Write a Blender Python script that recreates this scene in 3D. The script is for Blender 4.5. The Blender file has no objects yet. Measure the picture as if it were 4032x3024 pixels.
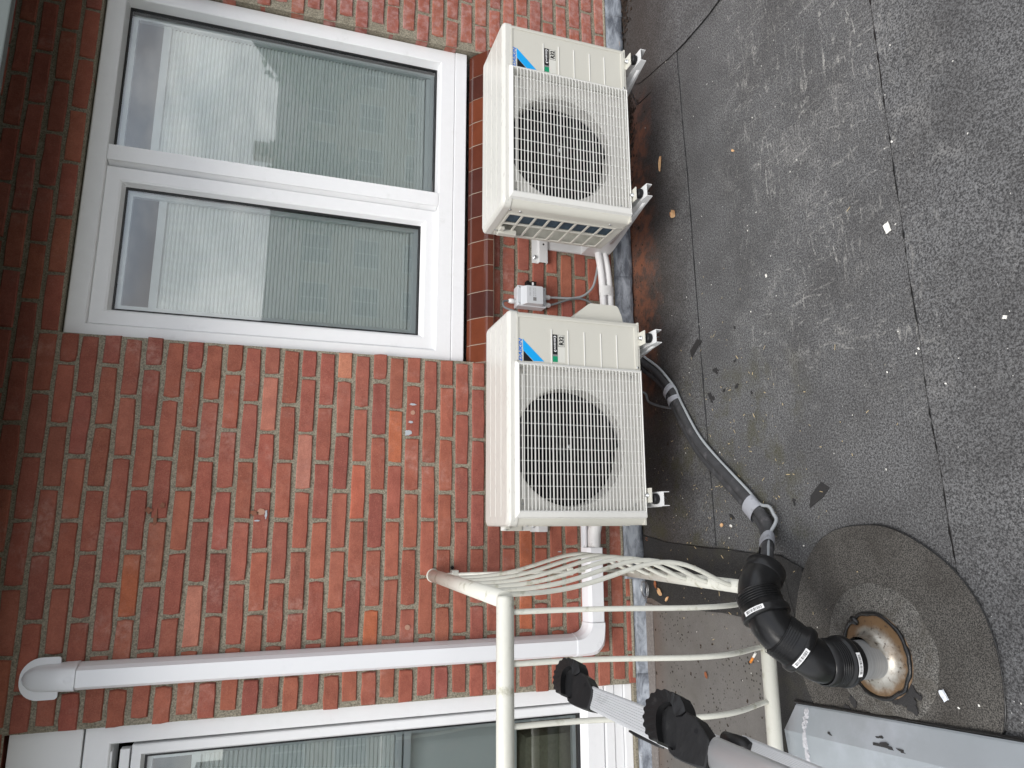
import bpy, bmesh, math, random
from mathutils import Vector, Matrix, noise
random.seed(7)
S = bpy.context.scene
COL = S.collection
# ------------------------------------------------------------------ camera
CAM = Vector((-0.565, -2.741, 1.515))
RT = Vector((0.979708, -0.191050, 0.060604)); FW = Vector((0.200414, 0.929736, -0.308909)); UP = Vector((0.002671, 0.314786, 0.949159))
FPX = 2684.63
cd = bpy.data.cameras.new("camera"); cam = bpy.data.objects.new("camera", cd); COL.objects.link(cam)
cd.sensor_width = 36; cd.lens = 36 * FPX / 4032; cd.clip_start = 0.02; cd.clip_end = 2000
m = Matrix.Identity(4)
for r in range(3):
    m[r][0] = -UP[r]; m[r][1] = RT[r]; m[r][2] = -FW[r]; m[r][3] = CAM[r]
cam.matrix_world = m
S.camera = cam
S.render.resolution_x = 1024; S.render.resolution_y = 768
S.view_settings.view_transform = 'Standard'; S.view_settings.look = 'None'
S.view_settings.gamma = 1; S.view_settings.exposure = 1.05
# ------------------------------------------------------------------ node helper
class NT:
    def __init__(s, tree): s.t = tree; s.n = tree.nodes; s.l = tree.links
    def new(s, k, **kw):
        n = s.n.new(k)
        for a, b in kw.items():
            if hasattr(n, a): setattr(n, a, b)
        return n
    def put(s, inp, v):
        if hasattr(v, 'is_linked') or isinstance(v, bpy.types.NodeSocket): s.l.new(v, inp)
        else:
            if inp.type == 'RGBA' and len(v) == 3: v = (*v, 1)
            inp.default_value = v
    def math(s, op, a, b=0.0, c=None, clamp=False):
        n = s.n.new('ShaderNodeMath'); n.operation = op; n.use_clamp = clamp
        s.put(n.inputs[0], a); s.put(n.inputs[1], b)
        if c is not None: s.put(n.inputs[2], c)
        return n.outputs[0]
    def mix(s, f, a, b, mode='MIX'):
        n = s.n.new('ShaderNodeMix'); n.data_type = 'RGBA'; n.blend_type = mode
        s.put(n.inputs[0], f); s.put(n.inputs[6], a); s.put(n.inputs[7], b)
        return n.outputs[2]
    def noise(s, vec, sc, det=3, rough=.5, dist=0):
        n = s.n.new('ShaderNodeTexNoise'); n.inputs['Scale'].default_value = sc
        n.inputs['Detail'].default_value = det; n.inputs['Roughness'].default_value = rough
        n.inputs['Distortion'].default_value = dist
        if vec is not None: s.l.new(vec, n.inputs['Vector'])
        return n.outputs['Fac']
    def voro(s, vec, sc, out='Distance'):
        n = s.n.new('ShaderNodeTexVoronoi'); n.inputs['Scale'].default_value = sc
        if vec is not None: s.l.new(vec, n.inputs['Vector'])
        return n.outputs[out]
    def ramp(s, v, a, b):     # linear 0..1 between a and b
        n = s.n.new('ShaderNodeMapRange'); n.clamp = True
        s.put(n.inputs[0], v); s.put(n.inputs[1], a); s.put(n.inputs[2], b)
        n.interpolation_type = 'SMOOTHSTEP'
        return n.outputs[0]
    def mapv(s, vec, sc=(1, 1, 1), loc=(0, 0, 0), rot=(0, 0, 0)):
        n = s.n.new('ShaderNodeMapping'); s.l.new(vec, n.inputs[0])
        n.inputs['Location'].default_value = loc; n.inputs['Rotation'].default_value = rot; n.inputs['Scale'].default_value = sc
        return n.outputs[0]
# ------------------------------------------------------------------ world: overcast sky over a Nishita sky
W = bpy.data.worlds.new("World"); S.world = W; W.use_nodes = True
w = NT(W.node_tree); w.n.clear()
sky = w.new('ShaderNodeTexSky'); sky.sky_type = 'NISHITA'; sky.sun_disc = False
SUN_EL, SUN_AZ = math.radians(52), math.radians(205)
sky.sun_elevation = SUN_EL; sky.sun_rotation = SUN_AZ
tc = w.new('ShaderNodeTexCoord')
g = tc.outputs['Generated']
cl = w.noise(w.mapv(g, (1, 1, 2.2)), 2.6, 7, .58, .35)
cl2 = w.noise(w.mapv(g, (1, 1, 2), (3, 1, 5)), 6.5, 6, .6)
dark = w.ramp(cl2, .35, .68)
ccol = w.mix(dark, (4.6, 4.65, 4.85), (8.6, 8.55, 8.5))
cover = w.math('ADD', w.math('MULTIPLY', w.ramp(cl, .34, .60), .45), .53)
skymix = w.mix(cover, sky.outputs[0], ccol)
bg = w.new('ShaderNodeBackground'); w.put(bg.inputs[0], skymix); bg.inputs[1].default_value = 0.115
wo = w.new('ShaderNodeOutputWorld'); w.l.new(bg.outputs[0], wo.inputs[0])
sd = bpy.data.lights.new("sun", 'SUN'); sd.energy = 1.0; sd.angle = math.radians(25); sd.color = (1, .965, .92)
so = bpy.data.objects.new("sun", sd); COL.objects.link(so)
sdir = Vector((math.sin(SUN_AZ) * math.cos(SUN_EL), math.cos(SUN_AZ) * math.cos(SUN_EL), math.sin(SUN_EL)))
so.rotation_euler = sdir.to_track_quat('Z', 'Y').to_euler(); so.location = (0, -4, 6)
# ------------------------------------------------------------------ measuring helpers (photo survey -> metres)
def ray(px, py): return (FW + RT * ((1512 - py) / FPX) + UP * ((2016 - px) / FPX))
def onY(px, py, Y=0): d = ray(px, py); return CAM + d * ((Y - CAM.y) / d.y)
def onZ(px, py, Z=0): d = ray(px, py); return CAM + d * ((Z - CAM.z) / d.z)
def depthpt(px, py, f): return CAM + ray(px, py) * f
# ------------------------------------------------------------------ object helpers
def link(o, parent=None):
    COL.objects.link(o)
    if parent: o.parent = parent
    return o
def thing(name, label, cat, loc=(0, 0, 0), group=None):
    o = bpy.data.objects.new(name, None); o.empty_display_size = .1; link(o); o.location = loc
    o['label'] = label; o['category'] = cat
    if group: o['group'] = group
    return o
def tag(o, label, cat, group=None):
    o['label'] = label; o['category'] = cat
    if group: o['group'] = group
    return o
def mesh(name, verts, faces, mat=None, parent=None, smooth=False, mats=None, fm=None):
    me = bpy.data.meshes.new(name); me.from_pydata([tuple(v) for v in verts], [], faces)
    for mm in (mats or ([mat] if mat else [])): me.materials.append(mm)
    if fm: me.polygons.foreach_set('material_index', fm)
    if smooth: me.polygons.foreach_set('use_smooth', [True] * len(faces))
    me.update()
    return link(bpy.data.objects.new(name, me), parent)
class MB:
    def __init__(s): s.v = []; s.f = []; s.sm = []
    def add(s, vs, fs, smooth=False):
        b = len(s.v); s.v += [tuple(v) for v in vs]; s.f += [tuple(b + i for i in f) for f in fs]; s.sm += [smooth] * len(fs)
        return s
    def box(s, x0, x1, y0, y1, z0, z1, bev=0):
        if bev <= 0:
            v = [(x, y, z) for x in (x0, x1) for y in (y0, y1) for z in (z0, z1)]
            s.add(v, [(0, 1, 3, 2), (4, 6, 7, 5), (0, 4, 5, 1), (2, 3, 7, 6), (0, 2, 6, 4), (1, 5, 7, 3)])
        else:
            bm = bmesh.new(); bmesh.ops.create_cube(bm, size=1)
            for q in bm.verts:
                q.co = Vector(((x0 + x1) / 2 + q.co.x * (x1 - x0), (y0 + y1) / 2 + q.co.y * (y1 - y0), (z0 + z1) / 2 + q.co.z * (z1 - z0)))
            bmesh.ops.bevel(bm, geom=bm.edges[:], offset=bev, segments=2, affect='EDGES', profile=.6)
            bm.verts.index_update()
            s.add([q.co[:] for q in bm.verts], [[q.index for q in f.verts] for f in bm.faces]); bm.free()
        return s
    def tube(s, pts, r, n=12, caps=True, scl=None, ell=None):
        pts = [Vector(p) for p in pts]; k = len(pts)
        rr = r if isinstance(r, (list, tuple)) else [r] * k
        T = []
        for i in range(k):
            a = pts[min(i + 1, k - 1)] - pts[max(i - 1, 0)]; T.append(a.normalized())
        up = Vector((0, 0, 1)) if abs(T[0].z) < .9 else Vector((0, 1, 0))
        N = (up - T[0] * up.dot(T[0])).normalized(); vs = []; fs = []
        for i in range(k):
            N = (N - T[i] * N.dot(T[i])).normalized(); B = T[i].cross(N)
            ea, eb = ell if ell else (1, 1)
            for j in range(n):
                a = 2 * math.pi * j / n
                vs.append(pts[i] + (N * math.cos(a) * ea + B * math.sin(a) * eb) * rr[i])
        for i in range(k - 1):
            for j in range(n):
                j2 = (j + 1) % n; fs.append((i * n + j, i * n + j2, (i + 1) * n + j2, (i + 1) * n + j))
        s.add(vs, fs, True)
        if caps:
            s.add(vs[:n], [tuple(reversed(range(n)))]); s.add(vs[-n:], [tuple(range(n))])
        return s
    def prism(s, out, h0, h1, axis='z'):
        n = len(out)
        def P(a, b, h): return (a, b, h) if axis == 'z' else ((a, h, b) if axis == 'y' else (h, a, b))
        v = [P(a, b, h0) for a, b in out] + [P(a, b, h1) for a, b in out]
        s.add(v, [tuple(reversed(range(n))), tuple(range(n, 2 * n))] + [(i, (i + 1) % n, n + (i + 1) % n, n + i) for i in range(n)])
        return s
    def lathe(s, prof, c=(0, 0, 0), n=32, M=None):
        vs = []; fs = []
        for (r, z) in prof:
            for j in range(n):
                a = 2 * math.pi * j / n; p = Vector((r * math.cos(a), r * math.sin(a), z))
                if M: p = M @ p
                vs.append(p + Vector(c))
        for i in range(len(prof) - 1):
            for j in range(n):
                j2 = (j + 1) % n; fs.append((i * n + j, i * n + j2, (i + 1) * n + j2, (i + 1) * n + j))
        s.add(vs, fs, True); return s
    def build(s, name, mat, parent=None, loc=None, stuff=False, autosmooth=True):
        me = bpy.data.meshes.new(name); me.from_pydata(s.v, [], s.f); me.materials.append(mat)
        me.polygons.foreach_set('use_smooth', s.sm); me.validate(); me.update()
        bm = bmesh.new(); bm.from_mesh(me); bmesh.ops.remove_doubles(bm, verts=bm.verts, dist=1e-6)
        bmesh.ops.recalc_face_normals(bm, faces=bm.faces); bm.to_mesh(me); bm.free()
        o = link(bpy.data.objects.new(name, me), parent)
        if loc: o.location = loc
        if stuff: o['kind'] = 'stuff'
        return o
def catmull(P, n=8):
    P = [Vector(p) for p in P]; Q = [P[0] * 2 - P[1]] + P + [P[-1] * 2 - P[-2]]; out = []
    for i in range(1, len(Q) - 2):
        for k in range(n):
            t = k / n; a, b, c, d = Q[i - 1], Q[i], Q[i + 1], Q[i + 2]
            out.append(.5 * ((2 * b) + (c - a) * t + (2 * a - 5 * b + 4 * c - d) * t * t + (3 * b - a - 3 * c + d) * t ** 3))
    out.append(P[-1]); return out
def arcpts(cx, cy, r, a0, a1, n): return [(cx + r * math.cos(math.radians(a0 + (a1 - a0) * i / n)), cy + r * math.sin(math.radians(a0 + (a1 - a0) * i / n))) for i in range(n + 1)]
def rrect(x0, x1, y0, y1, r, n=4):
    r4 = r if isinstance(r, (list, tuple)) else [r] * 4
    return (arcpts(x0 + r4[0], y0 + r4[0], r4[0], 180, 270, n) + arcpts(x1 - r4[1], y0 + r4[1], r4[1], 270, 360, n)
            + arcpts(x1 - r4[2], y1 - r4[2], r4[2], 0, 90, n) + arcpts(x0 + r4[3], y1 - r4[3], r4[3], 90, 180, n))
def textmesh(name, s, x0, x1, z0, z1, y, mat, parent, shear=0, bold=0.0, thick=.0004):
    c = bpy.data.curves.new(name, 'FONT'); c.body = s; c.size = 1; c.shear = shear; c.offset = bold; c.extrude = 0; c.resolution_u = 3
    t = bpy.data.objects.new(name, c); COL.objects.link(t)
    bpy.context.view_layer.update()
    me = bpy.data.meshes.new_from_object(t.evaluated_get(bpy.context.evaluated_depsgraph_get()))
    bpy.data.objects.remove(t); bpy.data.curves.remove(c)
    xs = [v.co.x for v in me.vertices]; ys = [v.co.y for v in me.vertices]
    ax, bx, ay, by = min(xs), max(xs), min(ys), max(ys)
    for v in me.vertices:
        v.co = Vector((x0 + (v.co.x - ax) / (bx - ax) * (x1 - x0), y, z0 + (v.co.y - ay) / (by - ay) * (z1 - z0)))
    me.materials.clear(); me.materials.append(mat); me.name = name
    return link(bpy.data.objects.new(name, me), parent)
# ------------------------------------------------------------------ materials
def M(name, col, rough=.5, metal=0, bump=0, bsc=200, var=0, vsc=6, spec=.5, fn=None, coat=0, dirt=None, dsc=9, dthr=(.55, .75)):
    mt = bpy.data.materials.new(name); mt.use_nodes = True; t = NT(mt.node_tree)
    b = t.n['Principled BSDF']; b.inputs['Roughness'].default_value = rough; b.inputs['Metallic'].default_value = metal
    b.inputs['Specular IOR Level'].default_value = spec; b.inputs['Coat Weight'].default_value = coat
    b.inputs['Coat Roughness'].default_value = .08
    tc = t.new('ShaderNodeTexCoord'); v = tc.outputs['Object']
    c = col if len(col) == 4 else (*col, 1)
    out = None
    if var:
        nz = t.noise(v, vsc, 4, .6)
        out = t.mix(nz, tuple(x * (1 - var) for x in c[:3]), tuple(min(1, x * (1 + var)) for x in c[:3]))
    if dirt:
        base = out if out is not None else c
        out = t.mix(t.ramp(t.noise(v, dsc, 6, .65), *dthr), base, dirt)
    if out is not None: t.l.new(out, b.inputs['Base Color'])
    else: b.inputs['Base Color'].default_value = c
    if bump:
        bp = t.new('ShaderNodeBump'); bp.inputs['Strength'].default_value = bump; bp.inputs['Distance'].default_value = .002
        t.l.new(t.noise(v, bsc, 4, .6), bp.inputs['Height']); t.l.new(bp.outputs[0], b.inputs['Normal'])
    if fn: fn(t, b, v)
    return mt
# brick: tint from the object colour, mottling and pale bloom from noise
def brick_nodes(t, b, v, attr=False):
    oi = t.new('ShaderNodeObjectInfo')
    if attr:
        at = t.new('ShaderNodeAttribute'); at.attribute_name = 'tint'; col = at.outputs['Color']
    else: col = oi.outputs['Color']
    geo = t.new('ShaderNodeNewGeometry'); p = geo.outputs['Position']
    n1 = t.noise(p, 16, 5, .65); n2 = t.noise(p, 420, 3, .7); n3 = t.noise(p, 4.2, 5, .62)
    c = t.mix(t.ramp(n1, .30, .72), t.mix(1, col, (.84, .82, .83), 'MULTIPLY'), t.mix(1, col, (1.17, 1.20, 1.18), 'MULTIPLY'))
    c = t.mix(t.math('MULTIPLY', t.ramp(n2, .46, .74), .55), c, (.12, .036, .026))
    n5 = t.noise(p, 120, 5, .75); c = t.mix(t.math('MULTIPLY', t.ramp(n5, .56, .72), .45), c, (.13, .045, .034)); c = t.mix(t.math('MULTIPLY', t.ramp(n5, .44, .30), .40), c, (.52, .22, .15))
    c = t.mix(t.math('MULTIPLY', t.ramp(t.noise(p, 700, 2, .5), .58, .74), .30), c, (.62, .36, .26))
    bloom = t.math('MULTIPLY', t.ramp(n3, .50, .72), t.ramp(t.noise(p, 45, 5, .7), .36, .70))
    c = t.mix(t.math('MULTIPLY', bloom, .60), c, (.56, .34, .29))
    gr = t.noise(p, 210, 4, .8); c = t.mix(t.math('MULTIPLY', t.ramp(gr, .52, .68), .35), c, (.50, .24, .17)); c = t.mix(t.math('MULTIPLY', t.ramp(gr, .46, .34), .35), c, (.16, .05, .038))
    # old whitewash haze on the bricks right of the window
    sx = t.new('ShaderNodeSeparateXYZ'); t.l.new(p, sx.inputs[0])
    hz = t.math('MULTIPLY', t.ramp(sx.outputs[0], 1.45, 1.65), t.ramp(t.noise(p, 30, 5, .7), .40, .68))
    c = t.mix(t.math('MULTIPLY', hz, .55), c, (.50, .33, .31))
    t.l.new(c, b.inputs['Base Color'])
    bp = t.new('ShaderNodeBump'); bp.inputs['Strength'].default_value = .7; bp.inputs['Distance'].default_value = .0022
    h = t.math('ADD', t.noise(p, 300, 5, .75), t.math('MULTIPLY', t.noise(p, 40, 3, .5), 1.5))
    t.l.new(h, bp.inputs['Height']); t.l.new(bp.outputs[0], b.inputs['Normal'])
m_brick = M('brick', (.3, .08, .05), .88, fn=brick_nodes, spec=.25)
m_brick_far = M('brick_joined', (.3, .08, .05), .88, fn=lambda t, b, v: brick_nodes(t, b, v, True), spec=.25)
def mortar_nodes(t, b, v):
    n = t.noise(v, 160, 6, .75); n2 = t.noise(v, 12, 4, .6)
    c = t.mix(t.ramp(n, .3, .7), (.13, .115, .085), (.44, .40, .31))
    c = t.mix(t.math('MULTIPLY', t.ramp(n2, .45, .75), .35), c, (.20, .16, .11))
    t.l.new(c, b.inputs['Base Color'])
    bp = t.new('ShaderNodeBump'); bp.inputs['Strength'].default_value = .9; bp.inputs['Distance'].default_value = .003
    t.l.new(t.noise(v, 260, 5, .8), bp.inputs['Height']); t.l.new(bp.outputs[0], b.inputs['Normal'])
m_mortar = M('mortar', (.3, .28, .23), .95, fn=mortar_nodes, spec=.2)
m_upvc = M('white_upvc', (.84, .845, .85), .32, var=.03, vsc=30, bump=.08, bsc=500, spec=.5, dirt=(.76, .765, .76), dsc=14, dthr=(.58, .80))
m_upvc2 = M('white_upvc_panel', (.82, .825, .825), .4, var=.03, bump=.12, bsc=900)
m_gasket = M('black_gasket', (.008, .008, .009), .45)
m_ac = M('cream_casing', (.60, .587, .522), .38, bump=.10, bsc=1500, var=.025, vsc=8, dirt=(.53, .51, .45), dsc=7, dthr=(.58, .85))
def lid_nodes(t, b, v):
    n = t.noise(t.mapv(v, (9, 55, 55)), 3.2, 5, .65)
    c = t.mix(t.math('MULTIPLY', t.ramp(n, .56, .68), .75), (.66, .65, .60), (.45, .44, .41))
    t.l.new(c, b.inputs['Base Color'])
m_lid = M('cream_lid', (.75, .74, .70), .3, fn=lid_nodes, bump=0)
m_acw = M('pale_grille_plastic', (.70, .695, .66), .42)
m_ac_in = M('cream_inner', (.62, .61, .57), .5)
m_blk = M('black_plastic', (.007, .007, .008), .45, spec=.3)
m_fan = M('dark_fan', (.004, .0045, .006), .55, spec=.15)
m_blue = M('logo_cyan', (.006, .36, .80), .4)
m_blue2 = M('logo_blue', (.015, .16, .62), .4)
m_print = M('print_black', (.006, .006, .007), .45)
m_green = M('print_green', (.004, .27, .13), .45)
m_pwhite = M('print_white', (.85, .85, .84), .5)
m_pgrey = M('print_grey', (.22, .22, .22), .5)
m_lab = M('label_cream', (.66, .655, .60), .4)
m_screw = M('zinc_screw', (.55, .56, .56), .3, 1, bump=.2)
m_coil = M('blue_coil_fins', (.075, .115, .155), .5, .2, bump=.6, bsc=300, var=.35, vsc=40)
m_steelw = M('white_coated_steel', (.70, .705, .70), .35, var=.03, dirt=(.62, .60, .55), dsc=18, dthr=(.62, .85))
m_trunk = M('white_trunking', (.80, .81, .83), .28, bump=.05, bsc=300, dirt=(.72, .74, .77), dsc=6, dthr=(.6, .8))
m_tapew = M('white_wrap', (.78, .78, .77), .45, bump=.8, bsc=60, dirt=(.5, .49, .46), dsc=25, dthr=(.56, .75))
m_foamw = M('white_insulation', (.82, .82, .82), .6, bump=.3, bsc=400, dirt=(.62, .60, .57), dsc=20, dthr=(.62, .8))
m_iso = M('grey_white_abs', (.62, .64, .66), .35)
m_cable = M('grey_cable', (.17, .18, .185), .5, var=.12, vsc=30)
m_cable2 = M('light_grey_cable', (.34, .36, .37), .5, var=.12, vsc=30)
m_hose = M('black_foam_hose', (.040, .040, .042), .8, bump=.5, bsc=240, var=.35, vsc=20, dirt=(.115, .11, .115), dsc=26, dthr=(.50, .8))
m_duct = M('silver_tape', (.36, .37, .40), .42, .0, bump=.9, bsc=45, var=.15, vsc=30, dirt=(.19, .19, .20), dsc=30, dthr=(.55, .72))
m_rail = M('cream_gloss_paint', (.68, .675, .60), .34, bump=.45, bsc=60, var=.05, vsc=14, dirt=(.40, .39, .29), dsc=16, dthr=(.54, .72))
m_pe = M('black_polyethylene', (.009, .009, .0095), .30, bump=.2, bsc=40, var=.4, vsc=16, dirt=(.10, .098, .095), dsc=17, dthr=(.68, .82), spec=.36)
def vent_nodes(t, b, v):
    n = t.noise(t.mapv(v, (2, 2, 120)), 3, 5, .7)
    t.l.new(t.mix(n, (.22, .225, .225), (.52, .53, .53)), b.inputs['Base Color'])
m_vent = M('galvanised_pipe', (.4, .4, .4), .42, .55, fn=vent_nodes, bump=0)
def flange_nodes(t, b, v):
    sx = t.new('ShaderNodeSeparateXYZ'); t.l.new(v, sx.inputs[0])
    rad = t.math('SQRT', t.math('ADD', t.math('MULTIPLY', sx.outputs[0], sx.outputs[0]), t.math('MULTIPLY', sx.outputs[1], sx.outputs[1])))
    rust = t.ramp(t.math('ADD', rad, t.math('MULTIPLY', t.noise(v, 22, 5, .7), .05)), .088, .112)
    c = t.mix(rust, (.48, .46, .41), (.17, .105, .055))
    c = t.mix(t.math('MULTIPLY', t.ramp(t.noise(v, 12, 5, .7), .42, .62), .55), c, (.16, .10, .05))
    c = t.mix(t.ramp(t.noise(v, 90, 5, .7), .56, .70), c, (.06, .04, .028))
    t.l.new(c, b.inputs['Base Color'])
    t.l.new(t.math('SUBTRACT', .8, t.math('MULTIPLY', rust, .55)), b.inputs['Metallic'])
m_flange = M('stained_metal', (.4, .35, .3), .38, .5, fn=flange_nodes, bump=0)
m_alu = M('anodised_aluminium', (.58, .59, .60), .38, .35, bump=.15, bsc=30, dirt=(.34, .345, .35), dsc=12, dthr=(.55, .8))
m_alu2 = M('smooth_aluminium', (.66, .665, .67), .33, .5, var=.06, vsc=5)
m_rubber = M('black_rubber', (.010, .010, .0105), .42, bump=.35, bsc=60, var=.4, vsc=30, dirt=(.035, .035, .034), dsc=30, dthr=(.58, .8), spec=.4)
def lead_nodes(t, b, v):
    n = t.noise(t.mapv(v, (1, 1, 3)), 9, 7, .68, .6)
    c = t.mix(t.ramp(n, .32, .68), (.085, .095, .115), (.36, .39, .43))
    c = t.mix(t.math('MULTIPLY', t.ramp(t.noise(v, 30, 6, .7), .6, .75), .6), c, (.09, .08, .065))
    t.l.new(c, b.inputs['Base Color'])
m_lead = M('weathered_lead', (.2, .2, .2), .55, .15, fn=lead_nodes, bump=0)
m_zinc = M('zinc_sheet', (.36, .395, .42), .42, .3, bump=.15, bsc=40, var=.12, vsc=7, dirt=(.44, .48, .52), dsc=5, dthr=(.45, .7))
m_scuff = M('white_scuff', (.50, .50, .52), .8, bump=.6, bsc=200, var=.3, vsc=60)
def tile_nodes(t, b, v):
    oi = t.new('ShaderNodeObjectInfo')
    c = t.mix(1, oi.outputs['Color'], t.mix(t.noise(v, 14, 5, .6), (.72, .66, .62), (1.25, 1.25, 1.2)), 'MULTIPLY')
    c = t.mix(t.math('MULTIPLY', t.ramp(t.noise(v, 120, 3, .6), .66, .74), .5), c, (.05, .02, .012))
    t.l.new(c, b.inputs['Base Color'])
m_tile = M('glazed_clay', (.15, .04, .02), .14, fn=tile_nodes, coat=.35, bump=0)
m_leafb = M('dry_leaf', (.66, .42, .22), .7, var=.3, vsc=60, bump=.4, bsc=120, dirt=(.42, .18, .07), dsc=40, dthr=(.5, .65))
m_leafr = M('brown_leaf', (.26, .085, .03), .7, var=.5, vsc=60, bump=.4, bsc=120)
m_tar = M('black_bitumen', (.008, .008, .008), .28, bump=.9, bsc=60)
m_tar2 = M('dark_bitumen_patch', (.024, .023, .023), .7, bump=.6, bsc=300)
m_white = M('white_scrap', (.80, .78, .72), .7)
m_foil = M('foil_scrap', (.75, .77, .80), .25, .7)
m_int = M('interior_wall', (.45, .45, .43), .9)
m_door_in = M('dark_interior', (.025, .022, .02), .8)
m_sofa = M('pale_cloth', (.80, .86, .83), .8, bump=.2, bsc=200)
m_sofa2 = M('olive_cloth', (.26, .26, .18), .85, bump=.5, bsc=300, var=.3, vsc=80)
m_soffit = M('painted_soffit', (.12, .14, .135), .6)
def pleat_nodes(t, b, v):
    b.inputs['Subsurface Weight'].default_value = 0
m_pleat = M('pleated_blind_fabric', (.84, .88, .86), .75)
m_brail = M('blind_rail', (.70, .75, .75), .4)
def glass_mat(name, refl, tint=(.86, .93, .91)):
    mt = bpy.data.materials.new(name); mt.use_nodes = True; t = NT(mt.node_tree); t.n.clear()
    fr = t.new('ShaderNodeFresnel'); fr.inputs[0].default_value = 1.45
    f = t.math('MINIMUM', t.math('ADD', fr.outputs[0], refl), 1.0)
    tr = t.new('ShaderNodeBsdfTransparent'); tr.inputs[0].default_value = (*tint, 1)
    gl = t.new('ShaderNodeBsdfGlossy'); gl.inputs['Roughness'].default_value = .004
    bp = t.new('ShaderNodeBump'); bp.inputs['Strength'].default_value = .02; bp.inputs['Distance'].default_value = .02
    tc = t.new('ShaderNodeTexCoord'); t.l.new(t.noise(tc.outputs['Object'], 2.0, 1, .4), bp.inputs['Height']); t.l.new(bp.outputs[0], gl.inputs['Normal'])
    mx = t.new('ShaderNodeMixShader'); t.l.new(f, mx.inputs[0]); t.l.new(tr.outputs[0], mx.inputs[1]); t.l.new(gl.outputs[0], mx.inputs[2])
    o = t.new('ShaderNodeOutputMaterial'); t.l.new(mx.outputs[0], o.inputs[0]); return mt
m_glass = glass_mat('window_glass', .15, (.97, 1.0, .99))
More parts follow.
